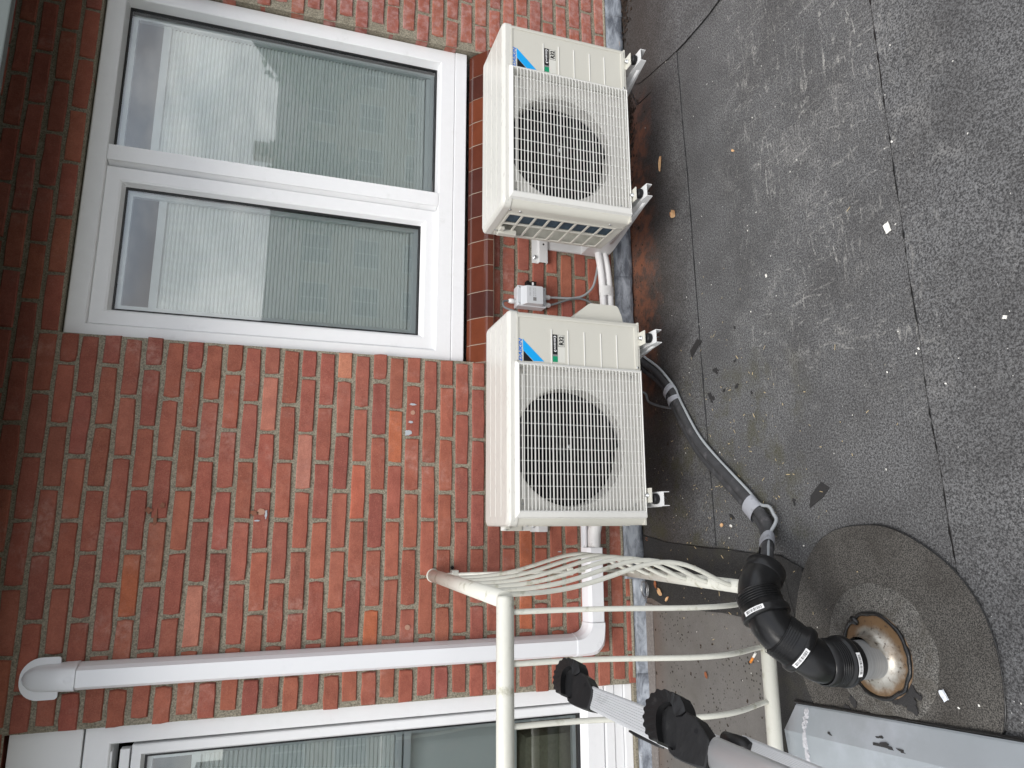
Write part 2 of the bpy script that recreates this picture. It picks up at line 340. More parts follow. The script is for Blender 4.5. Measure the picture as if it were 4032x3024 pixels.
# roof felt
def roof_nodes(t, b, v, light=0):
    geo = t.new('ShaderNodeNewGeometry'); p = geo.outputs['Position']
    sx = t.new('ShaderNodeSeparateXYZ'); t.l.new(p, sx.inputs[0]); X, Y = sx.outputs[0], sx.outputs[1]
    fine = t.noise(p, 330, 2, .65); mid = t.noise(p, 130, 4, .75); big = t.noise(p, 3.2, 5, .6)
    c = t.mix(t.ramp(fine, .32, .70), (.024, .024, .0245), (.190, .188, .187))
    c = t.mix(t.math('MULTIPLY', t.ramp(mid, .35, .7), .35), c, (.078, .077, .077))
    g2 = t.noise(p, 175, 3, .7); c = t.mix(t.math('MULTIPLY', t.ramp(g2, .50, .62), .75), c, (.200, .203, .205)); c = t.mix(t.math('MULTIPLY', t.ramp(g2, .48, .38), .70), c, (.020, .021, .023)); g3 = t.noise(t.mapv(p, (1, 1, 1), (7, 3, 1)), 110, 4, .8); c = t.mix(t.math('MULTIPLY', t.ramp(g3, .53, .70), .20), c, (.215, .218, .220)); c = t.mix(t.math('MULTIPLY', t.ramp(g3, .44, .32), .25), c, (.020, .021, .023))
    c = t.mix(t.math('MULTIPLY', t.ramp(big, .35, .70), .45), c, (.034, .032, .031))
    # pale granules
    sp = t.math('MULTIPLY', t.ramp(t.voro(p, 230), .17, .07), t.ramp(t.noise(p, 7, 3, .6), .30, .62))
    c = t.mix(t.math('MULTIPLY', sp, .75), c, (.40, .40, .39))
    sp2 = t.ramp(t.voro(t.mapv(p, (1, 1, 1), (5, 2, 0)), 34), .055, .03)
    c = t.mix(t.math('MULTIPLY', sp2, t.ramp(t.noise(p, 3.3, 3), .40, .6)), c, (.62, .61, .58))
    # pale foot scuffs on the middle of the roof
    reg = t.math('MULTIPLY', t.ramp(t.noise(p, 1.9, 4, .6), .32, .54), t.math('MULTIPLY', t.math('MULTIPLY', t.ramp(Y, -.62, -.95), t.ramp(Y, -1.66, -1.40)), t.ramp(X, -.5, 0)))
    str1 = t.ramp(t.noise(t.mapv(p, (6, 26, 10), (0, 0, 0), (0, 0, .55)), 1.6, 6, .75, 1.4), .53, .68)
    str2 = t.ramp(t.noise(t.mapv(p, (24, 6, 10), (2, 5, 0), (0, 0, -.35)), 1.7, 6, .75, 1.4), .54, .70)
    stt = t.math('MULTIPLY', t.math('MAXIMUM', str1, str2), t.ramp(mid, .38, .62))
    c = t.mix(t.math('MULTIPLY', t.math('MULTIPLY', reg, stt), .95), c, (.44, .43, .40))
    blot = t.math('MULTIPLY', t.ramp(t.noise(p, 5.5, 5, .7, .8), .52, .70), t.math('MULTIPLY', t.ramp(g2, .40, .60), t.math('MULTIPLY', t.ramp(Y, -.60, -.85), t.ramp(X, -.55, -.1))))
    c = t.mix(t.math('MULTIPLY', blot, .55), c, (.26, .255, .245))
    # darker brown towards the wall, then red brick dust
    wall = t.ramp(t.math('ADD', Y, t.math('MULTIPLY', t.noise(p, 6, 5, .6), .22)), -.42, -.05)
    c = t.mix(t.math('MULTIPLY', wall, .62), c, (.034, .024, .017))
    red = t.math('MULTIPLY', t.ramp(t.math('ADD', Y, t.math('MULTIPLY', t.noise(p, 7, 5, .65), .30)), -.12, .08),
                 t.math('MULTIPLY', t.ramp(t.math('ADD', X, t.math('MULTIPLY', t.noise(p, 3, 3), .6)), .0, .62), t.ramp(X, 1.55, 1.25)))
    c = t.mix(t.math('MULTIPLY', red, t.math('ADD', .25, t.math('MULTIPLY', t.ramp(t.noise(p, 14, 5, .75), .36, .62), .75))), c, (.23, .092, .052))
    # damp moss near the black pipe
    mo = t.math('MULTIPLY', t.ramp(t.noise(p, 8, 5, .65), .46, .66), t.math('MULTIPLY', t.ramp(X, .15, -.15), t.ramp(Y, -1.15, -.9)))
    c = t.mix(t.math('MULTIPLY', mo, .5), c, (.060, .056, .024))
    if light:
        c = t.mix(.82, c, t.mix(t.noise(p, 9, 6, .7), (.10, .092, .082), (.205, .195, .18)))
        c = t.mix(t.math('MULTIPLY', t.ramp(t.voro(p, 62), .26, .16), t.ramp(t.noise(p, 5, 4), .42, .6)), c, (.022, .018, .014))
        c = t.mix(t.math('MULTIPLY', t.ramp(Y, -.20, -.05), .45), c, (.14, .085, .06))
    t.l.new(c, b.inputs['Base Color'])
    bp = t.new('ShaderNodeBump'); bp.inputs['Strength'].default_value = .55 if not light else .3; bp.inputs['Distance'].default_value = .002
    t.l.new(t.math('ADD', fine, t.math('MULTIPLY', t.noise(p, 14, 4), 2.0)), bp.inputs['Height']); t.l.new(bp.outputs[0], b.inputs['Normal'])
m_roof = M('mineral_felt', (.07, .07, .07), .82, fn=roof_nodes, spec=.35)
m_roofl = M('worn_grey_felt', (.2, .2, .2), .7, fn=lambda t, b, v: roof_nodes(t, b, v, 1), spec=.4)
def felt2_nodes(t, b, v):
    geo = t.new('ShaderNodeNewGeometry'); p = geo.outputs['Position']
    c = t.mix(t.ramp(t.noise(p, 330, 2, .65), .32, .72), (.020, .019, .018), (.150, .140, .124))
    c = t.mix(t.math('MULTIPLY', t.ramp(t.noise(p, 6, 5, .6), .42, .68), .5), c, (.030, .026, .022))
    t.l.new(c, b.inputs['Base Color'])
    bp = t.new('ShaderNodeBump'); bp.inputs['Strength'].default_value = .5; bp.inputs['Distance'].default_value = .002
    t.l.new(t.noise(p, 480, 3), bp.inputs['Height']); t.l.new(bp.outputs[0], b.inputs['Normal'])
m_felt2 = M('brownish_felt', (.07, .06, .05), .82, fn=felt2_nodes, spec=.3)
def felt4_nodes(t, b, v):
    geo = t.new('ShaderNodeNewGeometry'); p = geo.outputs['Position']
    c = t.mix(t.ramp(t.noise(p, 300, 2, .65), .34, .70), (.030, .029, .027), (.200, .190, .172))
    c = t.mix(t.math('MULTIPLY', t.ramp(t.noise(p, 16, 5, .6), .45, .68), .5), c, (.045, .038, .028))
    t.l.new(c, b.inputs['Base Color'])
m_felt4 = M('grey_collar_felt', (.1, .1, .09), .85, fn=felt4_nodes, spec=.3, bump=0)
def felt3_nodes(t, b, v):
    geo = t.new('ShaderNodeNewGeometry'); p = geo.outputs['Position']
    c = t.mix(t.ramp(t.noise(p, 480, 2, .6), .35, .75), (.012, .012, .012), (.062, .060, .057))
    c = t.mix(t.math('MULTIPLY', t.ramp(t.noise(p, 8, 5, .6), .48, .66), .4), c, (.045, .043, .028))
    t.l.new(c, b.inputs['Base Color'])
m_felt3 = M('dark_smooth_felt', (.03, .03, .03), .7, fn=felt3_nodes, spec=.4, bump=0)
# ================================================================== ROOF (flat felt roof, terrace beyond the railing)
def sheet(name, pts, z, mat, kind='structure', th=.004, parent=None):
    b = MB(); b.prism([(p[0], p[1]) for p in pts], z - th, z); o = b.build(name, mat, parent)
    if kind: o['kind'] = kind
    return o
roof = mesh('roof', [(-1.12, -6, 0), (9, -6, 0), (9, .05, 0), (-1.12, .05, 0)], [(0, 1, 2, 3)], m_roof); roof['kind'] = 'structure'
def wav(pts, amp=.004, n=24):
    out = []
    for (a, b_) in zip(pts[:-1], pts[1:]):
        a = Vector(a); b_ = Vector(b_)
        for k in range(n):
            q = a.lerp(b_, k / n); o = noise.noise(Vector((q.x * 6, q.y * 6, 1.7))) * amp
            out.append((q.x + o * .6, q.y + o))
    out.append(tuple(pts[-1])); return out
seam2 = wav([(9, -.47), (1.39, -.481), (.746, -.506), (-.225, -.532), (-.648, -.545)])
near = sheet('felt_sheet', seam2 + [(-.66, .04), (9, .04)], .0042, m_roof, None, .0042, roof)
seam3 = wav([(9, -1.44), (.904, -1.457), (.344, -1.467), (-.217, -1.480), (-.62, -1.498), (-1.10, -1.51)])
far = sheet('felt_sheet', [(9, -6)] + [(9, -1.44)] + seam3[1:] + [(-1.10, -6)], .0045, m_roof, None, .0045, roof)
def bead(pts, z, r=.0022, name='tar_bead', parent=roof):
    P3 = [Vector((p[0], p[1], z)) for p in pts]; rr = [r * (.55 + abs(noise.noise(Vector((p[0] * 25, p[1] * 25, 3)))) * 1.9) for p in pts]
    b = MB(); b.tube(P3, rr, 6, False, ell=(.6, 1.2)); return b.build(name, m_tar, parent)
bead([p for p in seam2 if p[0] < 3], .0020, .0022); bead([p for p in seam3 if p[0] < 3], .0030, .0028)
# darker smooth strip at the railing and its lap
strip = wav([(-.609, .03), (-.64, -.2), (-.655, -.5), (-.669, -.9)], .01, 12)
edge = wav([(-.84, -.99), (-.875, -.70), (-.895, -.16), (-.87, -.05), (-.80, .03)], .012, 12)
sheet('felt_strip', strip + [(-.70, -.99)] + edge, .0095, m_felt3, None, .009, roof)
bead(strip, .0062, .002)
dg = wav([(1.60, -.03), (1.513, -.152), (1.456, -.424), (1.443, -.546), (1.446, -.713), (1.455, -.80), (1.47, -1.40)], .02, 10)
sheet('felt_sheet', dg + [(3.2, -1.40), (3.2, -.03)], .0078, m_roof, None, .0035, roof)
bead(dg, .006, .0021)
for a, b_ in (((1.60, -.03), (1.42, -.12)), ((1.42, -.12), (1.40, -.25))):
    bead(wav([a, b_], .02, 8), .0055, .0028)
# terrace beyond the railing
terr = mesh('terrace', [(-4, -.86, .0055), (-1.13, -.86, .0055), (-.93, -.80, .0055), (-.86, -.70, .0055), (-.88, .05, .0055), (-4, .05, .0055)], [tuple(range(6))], m_roofl); terr['kind'] = 'structure'
sheet('felt_lap', wav([(-4, -.845), (-1.26, -.84), (-1.10, -.80), (-.93, -.765), (-.86, -.68)], .01, 14) + [(-.70, -.9), (-1.0, -.99), (-4, -1.0)], .012, m_felt3, None, .008, roof)
gl = MB(); gl.box(-4, -.90, -.075, .0, .0058, .012, .002)
gl.build('gravel_band', M('gritty_band', (.20, .18, .165), .8, bump=1, bsc=300, var=.5, vsc=90, dirt=(.5, .5, .5), dsc=160, dthr=(.62, .7)), terr)
# round felt patches at the vent
VC = Vector((-.894, -1.26, 0))
def disc(r, z, jit, mat, name, ell=(1, 1), ph=0):
    pts = []
    for i in range(96):
        a = 2 * math.pi * i / 96; rr = r * (1 + jit * noise.noise(Vector((math.cos(a) * 1.6 + ph, math.sin(a) * 1.6, 2))))
        x = VC.x + rr * math.cos(a) * ell[0]; y = VC.y + rr * math.sin(a) * ell[1]
        pts.append((max(x, -1.09), y))
    return sheet(name, pts, z, mat, None, .005, roof), pts
_, bp_ = disc(.322, .0145, .045, m_felt2, 'round_felt_patch', ph=3.1); bead(bp_ + bp_[:1], .011, .0022)
cb_ = MB(); cv_ = []; NN = 72
for r_, z_ in ((.172, .0150), (.168, .0185), (.140, .0215), (.118, .0275), (.100, .0300)):
    for i in range(NN):
        a = 2 * math.pi * i / NN; k_ = 1 + .06 * noise.noise(Vector((math.cos(a) * 1.6 + 9.4, math.sin(a) * 1.6, 2))) * min(1, (r_ - .09) / .05)
        cv_.append((max(VC.x + r_ * k_ * math.cos(a), -1.09), VC.y + r_ * k_ * math.sin(a), z_))
cb_.add(cv_, [(l_ * NN + i, l_ * NN + (i + 1) % NN, (l_ + 1) * NN + (i + 1) % NN, (l_ + 1) * NN + i) for l_ in range(4) for i in range(NN)], True)
cb_.build('felt_collar', m_felt4, roof)
# small dark bitumen patches and spots (flat smears on the felt)
def blob(cx, cy, rx, ry, z, mat, name, rot=0, jit=.3, n=26, parent=roof, th=.003):
    pts = []
    for i in range(n):
        a = 2 * math.pi * i / n; k = 1 + jit * noise.noise(Vector((math.cos(a) * 1.8 + cx * 9, math.sin(a) * 1.8 + cy * 9, 0)))
        x = rx * k * math.cos(a); y = ry * k * math.sin(a)
        pts.append((cx + x * math.cos(rot) - y * math.sin(rot), cy + x * math.sin(rot) + y * math.cos(rot)))
    b = MB(); b.prism(pts, z - th, z); return b.build(name, mat, parent)
def quad(pl, z, mat, name): b = MB(); b.prism([tuple(onZ(*p)[:2]) for p in pl], z - .003, z); return b.build(name, mat, roof)
quad([(2722, 1382), (2750, 1336), (2768, 1342), (2762, 1352), (2730, 1408)], .0068, m_tar2, 'bitumen_patch')
quad([(3190, 2000), (3195, 1950), (3235, 1898), (3268, 1920), (3240, 1960)], .0030, m_tar2, 'bitumen_patch')
for px, py, r in ((2819, 1460, .010), (2800, 1567, .013), (2902, 1520, .007), (2894, 1289, .004), (2852, 1538, .004), (2882, 2033, .008), (3128, 1975, .006), (2894, 1420, .004), (2960, 1545, .004)):
    q = onZ(px, py); blob(q.x, q.y, r * 1.5, r, .0028, m_tar2, 'bitumen_spot', random.random() * 3, 1.1)
for px, py, r in ((3300, 2790, .012), (3285, 2808, .010), (3360, 2800, .014), (3355, 2830, .012), (3240, 2805, .006), (3380, 2760, .012)):
    q = onZ(px, py); blob(q.x, q.y, r * 1.3, r * .8, .0165 + (px % 83) * .00003, m_tar2, 'bitumen_spot', random.random() * 3, .8)
for px, py, r in ((3610, 2705, .022), (3590, 2755, .024), (3625, 2770, .018), (3600, 2730, .026), (3650, 2740, .010), (3560, 2750, .012), (3640, 2795, .010)):
    q = onZ(px, py); blob(q.x, q.y, r * 1.0, r * .7, .0285 + (px % 97) * .00003, m_tar2, 'bitumen_smear', random.random() * 3, .9)
# grit, husks and small scraps lying about: nobody could count them
gb = MB(); gd = MB(); gw = MB()
def chip(b, x, y, z, s, asp=1.6):
    a = random.random() * 6.28; c, d = math.cos(a), math.sin(a); h = s * .4
    P4 = [(-s * asp, -s, 0), (s * asp * random.uniform(.4, 1), -s * .8, 0), (s * asp, s * .9, h * random.random()), (-s * asp * .7, s, h)]
    top = [(p[0], p[1], p[2] + h * .5) for p in P4]
    vs = [(x + p[0] * c - p[1] * d, y + p[0] * d + p[1] * c, z + p[2]) for p in P4 + top]
    b.add(vs, [(3, 2, 1, 0), (4, 5, 6, 7), (0, 1, 5, 4), (1, 2, 6, 5), (2, 3, 7, 6), (3, 0, 4, 7)])
def zt(x, y):
    r = math.hypot(x - VC.x, y - VC.y)
    if r < .165: return .0202
    if r < .30: return .0147
    if x < -.9 and y > -.7: return .0058
    if x < -.65 and y > -.98: return .0098
    return .0044
for i in range(300):
    x = random.uniform(-2.2, 2.6); y = -random.random() ** .8 * 2.1
    if x < -1.05 and y < -.8: continue
    chip(gw, x, y, zt(x, y), random.uniform(.0006, .0020) * (1.4 if random.random() < .1 else 1))
for i in range(330):     # straw and husks near the black pipe
    x = random.gauss(-.45, .35); y = random.gauss(-.62, .28)
    if y > -.02 or x < -1.0: continue
    chip(gb, x, y, zt(x, y), random.uniform(.0005, .0014), random.choice((1.5, 4, 7)))
for i in range(900):     # dark debris against the wall and on the terrace
    if random.random() < .6: x = random.uniform(-.6, 2.5); y = -.015 - abs(random.gauss(0, .06)) * random.choice((.4, 1, 2))
    else:
        x = random.uniform(-2, -.92); y = -random.uniform(.05, .8)
    chip(gd, x, y, zt(x, y), random.uniform(.0008, .0035) * random.choice((.6, 1)), random.choice((1.2, 2)))
for x0, n in ((1.40, 260), (2.05, 160), (.98, 40)):   # heaps of rotten leaf bits
    for i in range(n):
        chip(gd, random.gauss(x0, .10), -.03 - abs(random.gauss(0, .035)), .005 + random.random() * .012, random.uniform(.002, .007), 1.5)
for b, nm, mt, lb in ((gw, 'white_grit', m_white, ''), (gb, 'straw_husks', M('straw', (.48, .38, .22), .8), ''), (gd, 'leaf_litter', M('dark_litter', (.030, .017, .009), .8, var=.6, vsc=50), '')):
    o = b.build(nm, mt); o['kind'] = 'stuff'
    tag(o, {'white_grit': 'white grit and paint flakes scattered over the dark roof felt', 'straw_husks': 'pale straw and seed husks strewn around the black hoses', 'leaf_litter': 'dark rotten leaf litter along the foot of the brick wall'}[nm], 'debris')
# scraps one can point at
def scrap(name, px, py, sx, sy, mat, label, cat, rot=0, z=None, hump=.006, group=None, n=5):
    p = onZ(px, py); z = zt(p.x, p.y) if z is None else z
    vs = []; fs = []
    for i in range(n):
        for j in range(n):
            u = i / (n - 1) * 2 - 1; v = j / (n - 1) * 2 - 1
            k = (1 - .55 * abs(u) ** 1.7) if cat == 'leaf' else 1 + .18 * noise.noise(Vector((u * 3, px, 1)))
            x = u * sx + random.uniform(-.13, .13) * sx; y = v * sy * k + random.uniform(-.13, .13) * sy
            h = hump * (.35 + .65 * noise.noise(Vector((u * 2 + px, v * 2, py)))) + hump * .5 * abs(v) + .0006
            vs.append((x * math.cos(rot) - y * math.sin(rot), x * math.sin(rot) + y * math.cos(rot), max(h, .0004)))
    for i in range(n - 1):
        for j in range(n - 1): fs.append((i * n + j, (i + 1) * n + j, (i + 1) * n + j + 1, i * n + j + 1))
    o = mesh(name, vs, fs, mat, smooth=False); md = o.modifiers.new('s', 'SOLIDIFY'); md.thickness = .0006; md.offset = 1
    o.location = (p.x, p.y, z); return tag(o, label, cat, group)
scrap('leaf', 2608, 645, .034, .012, m_leafb, 'long curled tan leaf on the roof under the right air conditioner', 'leaf', 2.95, hump=.010)
scrap('leaf', 2658, 843, .022, .017, m_leafb, 'crumpled orange leaf on the roof, below the arm with the side grille', 'leaf', .7, hump=.010)
scrap('leaf', 2790, 2658, .011, .009, m_leafr, 'small wet brown leaf lying on the grey terrace behind the railing', 'leaf', .3)
scrap('leaf', 2610, 2330, .018, .013, m_leafb, 'cream leaf by the wire coil at the railing foot', 'leaf', 1.0, hump=.008)
scrap('leaf', 2595, 2300, .016, .010, m_leafr, 'red brown leaf against the lead beside the wire coil', 'leaf', .2, hump=.010)
scrap('leaf', 2638, 2358, .014, .007, m_leafb, 'narrow cream leaf lying further out than the wire coil', 'leaf', 2.2)
scrap('leaf', 2554, 2122, .010, .007, m_leafr, 'tiny russet leaf by the torn lead flashing', 'leaf', 1.3)
scrap('leaf', 2850, 2068, .009, .008, m_leafb, 'small tan leaf beside the bend of the black hoses', 'leaf', 1.9)
scrap('leaf', 2457, 178, .018, .010, m_leafb, 'russet leaf in the litter beside the right air conditioner', 'leaf', .4, z=.02, hump=.012)
scrap('leaf', 2893, 594, .009, .005, m_leafb, 'pinkish leaf scrap alone on the open roof', 'leaf', .9)
scrap('paper_scrap', 3500, 898, .014, .010, m_white, 'white torn paper scrap on the open roof felt', 'paper', .3, hump=.002)
scrap('paper_scrap', 3023, 1086, .006, .004, m_white, 'small white paper chip in the middle of the roof', 'paper', .3, hump=.002)
scrap('paper_scrap', 2884, 2070, .007, .004, m_white, 'white chip close to the bend of the black hoses', 'paper', 1.2, hump=.002)
scrap('paper_scrap', 3964, 1250, .005, .004, m_white, 'small white chip near the lower roof edge of the photo', 'paper', 1.2, hump=.002)
scrap('foil_scrap', 3745, 2735, .012, .008, m_foil, 'shiny crumpled foil scrap on the round felt patch', 'foil', .5, hump=.010)
cg = thing('cigarette_butt', 'cigarette butt with orange filter on the terrace by the bottom rail', 'cigarette', onZ(2965, 2590, .010))
a = onZ(2975, 2572, .010) - cg.location; b_ = onZ(2955, 2608, .010) - cg.location; mid = a.lerp(b_, .42)
bb = MB(); bb.tube([a, mid], .0042, 10); bb.build('paper_end', m_white, cg)
bb = MB(); bb.tube([mid, b_], .0041, 10); bb.build('filter', M('orange_filter', (.70, .24, .03), .8), cg)
wc = MB()
for k in range(4):
    c0 = Vector((-.84, -.055 - k * .006, .03 + k * .004)); R0 = .030 + .003 * k
    wc.tube([c0 + Vector((math.cos(a_ / 24 * 6.283) * R0, math.sin(a_ / 24 * 6.283) * R0 * .75, math.sin(a_ / 24 * 6.283 + k) * .006)) for a_ in range(25)], .0011, 6, False)
tag(wc.build('wire_coil', m_screw), 'small coil of silver wire at the foot of the railing', 'wire')
# ================================================================== HOUSE WALL
L, CP = .22, .0692
ZK = lambda k: 2.38 - k * CP
WX0, WX1, WZ0, WZ1 = .113, 1.618, ZK(24), 2.314
DX = -1.225
house = thing('brick_house', 'red brick house wall with white windows above the flat roof', 'house', (0, 0, 0))
BH, BJ = .0545, .0115
openings = [(WX0, WX1, WZ0, WZ1), (-2.6, DX, 0.03, 2.309)]
cand = []
for c in range(-4, 34):
    zc = ZK(c + .5)
    off = 0 if c % 2 else .5
    for i in range(-18, 14):
        xa = -(i + off) * L; xb = xa + L        # brick between joints
        segs = [(xa + BJ / 2, xb - BJ / 2)]
        for (ox0, ox1, oz0, oz1) in openings:
            if oz0 < zc < oz1:
                ns = []
                for (p, q) in segs:
                    if q <= ox0 or p >= ox1: ns.append((p, q)); continue
                    if p < ox0: ns.append((p, ox0))
                    if q > ox1: ns.append((ox1, q))
                segs = ns
        for (p, q) in segs:
            if q - p < .03 or q < -2.6 or p > 3.6: continue
            cand.append((c, p, q, zc))
def vis(c, p, q, zc):
    d = Vector(((p + q) / 2, 0, zc)) - CAM; f = d.dot(FW)
    if f < .1: return -1
    px = 2016 - FPX * d.dot(UP) / f; py = 1512 - FPX * d.dot(RT) / f
    if not (-60 < px < 4090 and -70 < py < 3100): return -1
    if 1920 < px < 2360 and (140 < py < 840 or 1330 < py < 2030): return -1
    if zc > 2.6: return -1
    return (q - p) / f
tintmap = {}
def mark(px, py, col):
    w_ = onY(px, py, 0)
    for t_ in cand:
        if t_[1] - .006 <= w_.x <= t_[2] + .006 and abs(t_[3] - w_.z) < CP / 2: tintmap[t_[:2]] = col
OR = (.43, .128, .062)
for q in ((1545, 1720), (530, 2310), (1463, 2477), (2068, 2445), (2085, 2150)): mark(*q, OR)
mark(1367, 1449, (.52, .21, .13)); mark(1200, 1790, (.46, .19, .14)); mark(1058, 1690, (.45, .17, .12)); mark(790, 2420, (.50, .20, .14)); mark(1410, 1850, (.46, .13, .08))
for q in ((1360, 1780), (1500, 1560), (1490, 2060), (1400, 2400), (860, 2230), (2300, 2180), (950, 2800)): mark(*q, (.27, .080, .062))
base_cols = [(.33, .104, .070), (.35, .110, .074), (.32, .099, .069), (.36, .116, .076), (.31, .096, .071), (.34, .110, .076), (.37, .122, .080), (.325, .103, .075)]
def brick_shape(w_, rnd):
    # front outline of 10 points, rounded arris, 0.1 deep
    h = BH / 2; w2 = w_ / 2
    base = [(-w2, -h), (-w2 * .33, -h), (w2 * .33, -h), (w2, -h), (w2, 0), (w2, h), (w2 * .33, h), (-w2 * .33, h), (-w2, h), (-w2, 0)]
    P = []
    for i, (x, z) in enumerate(base):
        jz = rnd.uniform(-.0020, .0012); jx = rnd.uniform(-.002, .0015)
        if i in (0, 3, 5, 8): k = rnd.uniform(.001, .004); x -= math.copysign(k, x); z -= math.copysign(k * .4, z)
        P.append((x + (jx if abs(x) > w2 * .9 else rnd.uniform(-.01, .01)), z + (jz * (1 if z >= 0 else -1) if abs(z) > h * .8 else 0)))
    vs = [(0, -.0003 + rnd.uniform(-.0006, .0006), 0)]
    for x, z in P: vs.append((x - math.copysign(.0045, x), rnd.uniform(-.0006, .0008), z - math.copysign(.0035, z) if abs(z) > .005 else z))
    for x, z in P: vs.append((x, .0040 + rnd.uniform(0, .002), z))
    for x, z in P: vs.append((x, .095, z))
    n = 10; fs = [(0, 1 + (i + 1) % n, 1 + i) for i in range(n)]
    for a in (1, 1 + n):
        fs += [(a + i, a + (i + 1) % n, a + n + (i + 1) % n, a + n + i) for i in range(n)]
    return vs, fs
rb = random.Random(3)
pool = {}
def brick_me(w_):
    key = round(w_, 3); full = abs(w_ - (L - BJ)) < .002
    lst = pool.setdefault(key, [])
    if len(lst) < (14 if full else 3):
        vs, fs = brick_shape(w_, rb); me = bpy.data.meshes.new('brick'); me.from_pydata(vs, [], fs); me.materials.append(m_brick)
        bm = bmesh.new(); bm.from_mesh(me); bmesh.ops.recalc_face_normals(bm, faces=bm.faces); bm.to_mesh(me); bm.free()
        lst.append(me); return me
    return rb.choice(lst)
cand.sort(key=lambda t_: -vis(*t_))
nb_ = 0; jv = []; jf = []; jc = []
for t_ in cand:
    c, p, q, zc = t_; s_ = vis(*t_)
    kk = rb.uniform(.93, 1.07); col = tintmap.get((c, p)) or tuple(x * kk * rb.uniform(.96, 1.04) for x in rb.choice(base_cols))
    ex0 = rb.uniform(-.004, .004) if abs(p - WX1) < 1e-6 or abs(q - DX) > 0 and abs(p - DX) < 1e-6 else 0
    ex1 = rb.uniform(-.003, .005) if abs(q - WX0) < 1e-6 else 0
    dz = rb.uniform(-.0014, .0014) + .004 * noise.noise(Vector((p * 1.2, c * .7, 0)))
    if s_ > 0 and nb_ < 300:
        o = bpy.data.objects.new('brick', brick_me(q - p)); link(o, house)
        o.location = ((p + q) / 2 + (ex0 + ex1) + rb.uniform(-.0015, .0015), rb.uniform(-.0015, .0012), zc + dz)
        o.rotation_euler = (rb.uniform(-.006, .006), rb.uniform(-.008, .008), rb.uniform(-.005, .005))
        o.color = (*col, 1); nb_ += 1
    else:
        vs, fs = brick_shape(q - p, rb); b0 = len(jv)
        jv += [((p + q) / 2 + v[0] + ex0 + ex1, v[1], zc + dz + v[2]) for v in vs]; jf += [tuple(b0 + i for i in f) for f in fs]; jc += [col] * len(vs)
me = bpy.data.meshes.new('remaining_bricks'); me.from_pydata(jv, [], jf); me.materials.append(m_brick_far)
at = me.color_attributes.new('tint', 'FLOAT_COLOR', 'POINT')
at.data.foreach_set('color', [x for c in jc for x in (*c, 1)])
bm = bmesh.new(); bm.from_mesh(me); bmesh.ops.recalc_face_normals(bm, faces=bm.faces); bm.to_mesh(me); bm.free()
o = link(bpy.data.objects.new('remaining_bricks', me), house); o['kind'] = 'stuff'
# mortar: a gently uneven sheet 7 mm behind the brick faces, returned into the openings
vs = []; fs = []; idx = {}
step = .0125
nx = int(6.2 / step); nz = int(2.75 / step)
def inop(x, z):
    for (a, b2, c2, d2) in openings:
        if a + .004 < x < b2 - .004 and c2 - .004 < z < d2 + .002: return True
    return False
def vid(i, j):
    k = (i, j)
    if k not in idx:
        x = -2.6 + i * step; z = -.1 + j * step
        y = .0075 + .0030 * noise.noise(Vector((x * 22, z * 22, 0))) + .0022 * noise.noise(Vector((x * 70, z * 70, 4)))
        idx[k] = len(vs); vs.append((x, y, z))
    return idx[k]
for i in range(nx):
    for j in range(nz):
        x = -2.6 + (i + .5) * step; z = -.1 + (j + .5) * step
        if inop(x, z): continue
        fs.append((vid(i, j), vid(i + 1, j), vid(i + 1, j + 1), vid(i, j + 1)))
mesh('mortar', vs, fs, m_mortar, house, smooth=True)
rv = MB()
for bx_ in ((WX0 - .05, WX0 - .004, .010, .11, WZ0, WZ1), (WX1 + .004, WX1 + .05, .010, .11, WZ0, WZ1), (WX0 - .05, WX1 + .05, .0102, .11, WZ1 + .002, WZ1 + .04), (DX + .004, DX + .05, .010, .11, .03, 2.31)):
    rv = MB(); rv.box(*bx_); rv.build('reveal_mortar', m_mortar, house)
rv = MB(); rv.box(-2.6, DX + .002, .004, .3, -.2, .069); rv.build('threshold', m_mortar, house)
wl = MB(); wl.box(-2.6, WX0, .112, .35, -.1, 2.75); wl.box(WX1, 3.6, .112, .35, -.1, 2.75)
wl.v = []; wl.f = []; wl.sm = []
wl.box(DX, WX0, .112, .35, -.1, 2.75); wl.box(WX1, 3.6, .112, .35, -.1, 2.75); wl.box(WX0, WX1, .112, .35, WZ1, 2.75); wl.box(WX0, WX1, .112, .35, -.1, WZ0 + .02)
wl.box(-2.6, DX, .112, .35, 2.33, 2.75)
wl.build('inner_wall', m_int, house)
# soffit board of the storey above
sf = MB(); sf.box(-4, 5, -.47, .35, 2.612, 2.70, .004); sf.build('soffit', m_soffit, house)
sf = MB(); sf.box(-4, 5, -.05, .35, 2.702, 5.2); sf.build('upper_storey', m_brick_far, house)
sf = MB(); sf.box(-4, 5, -.47, -.44, 2.424, 2.6115, .004); sf.build('fascia_board', m_soffit, house)
# lead flashing in lengths, lapped and torn
def flash(x0, x1, z0, z1, yb, seed, tear=0.0, nm='lead_flashing'):
    n = max(6, int((x1 - x0) / .02)); vs = []; fs = []
    for i in range(n + 1):
        x = x0 + (x1 - x0) * i / n
        lo = z0 + .006 * noise.noise(Vector((x * 9, seed, 0)))
        if tear: lo += tear * max(0, noise.noise(Vector((x * 14, seed + 5, 0)))) 
        for k in range(5):
            t_ = k / 4; z = z1 + (lo - z1) * t_
            y = -.004 - yb * t_ + .0035 * noise.noise(Vector((x * 14, t_ * 4, seed)))
            vs.append((x, y, z))
    for i in range(n):
        for k in range(4): fs.append((i * 5 + k, (i + 1) * 5 + k, (i + 1) * 5 + k + 1, i * 5 + k + 1))
    o = mesh(nm, vs, fs, m_lead, house, smooth=True); md = o.modifiers.new('s', 'SOLIDIFY'); md.thickness = .003; md.offset = 0; return o
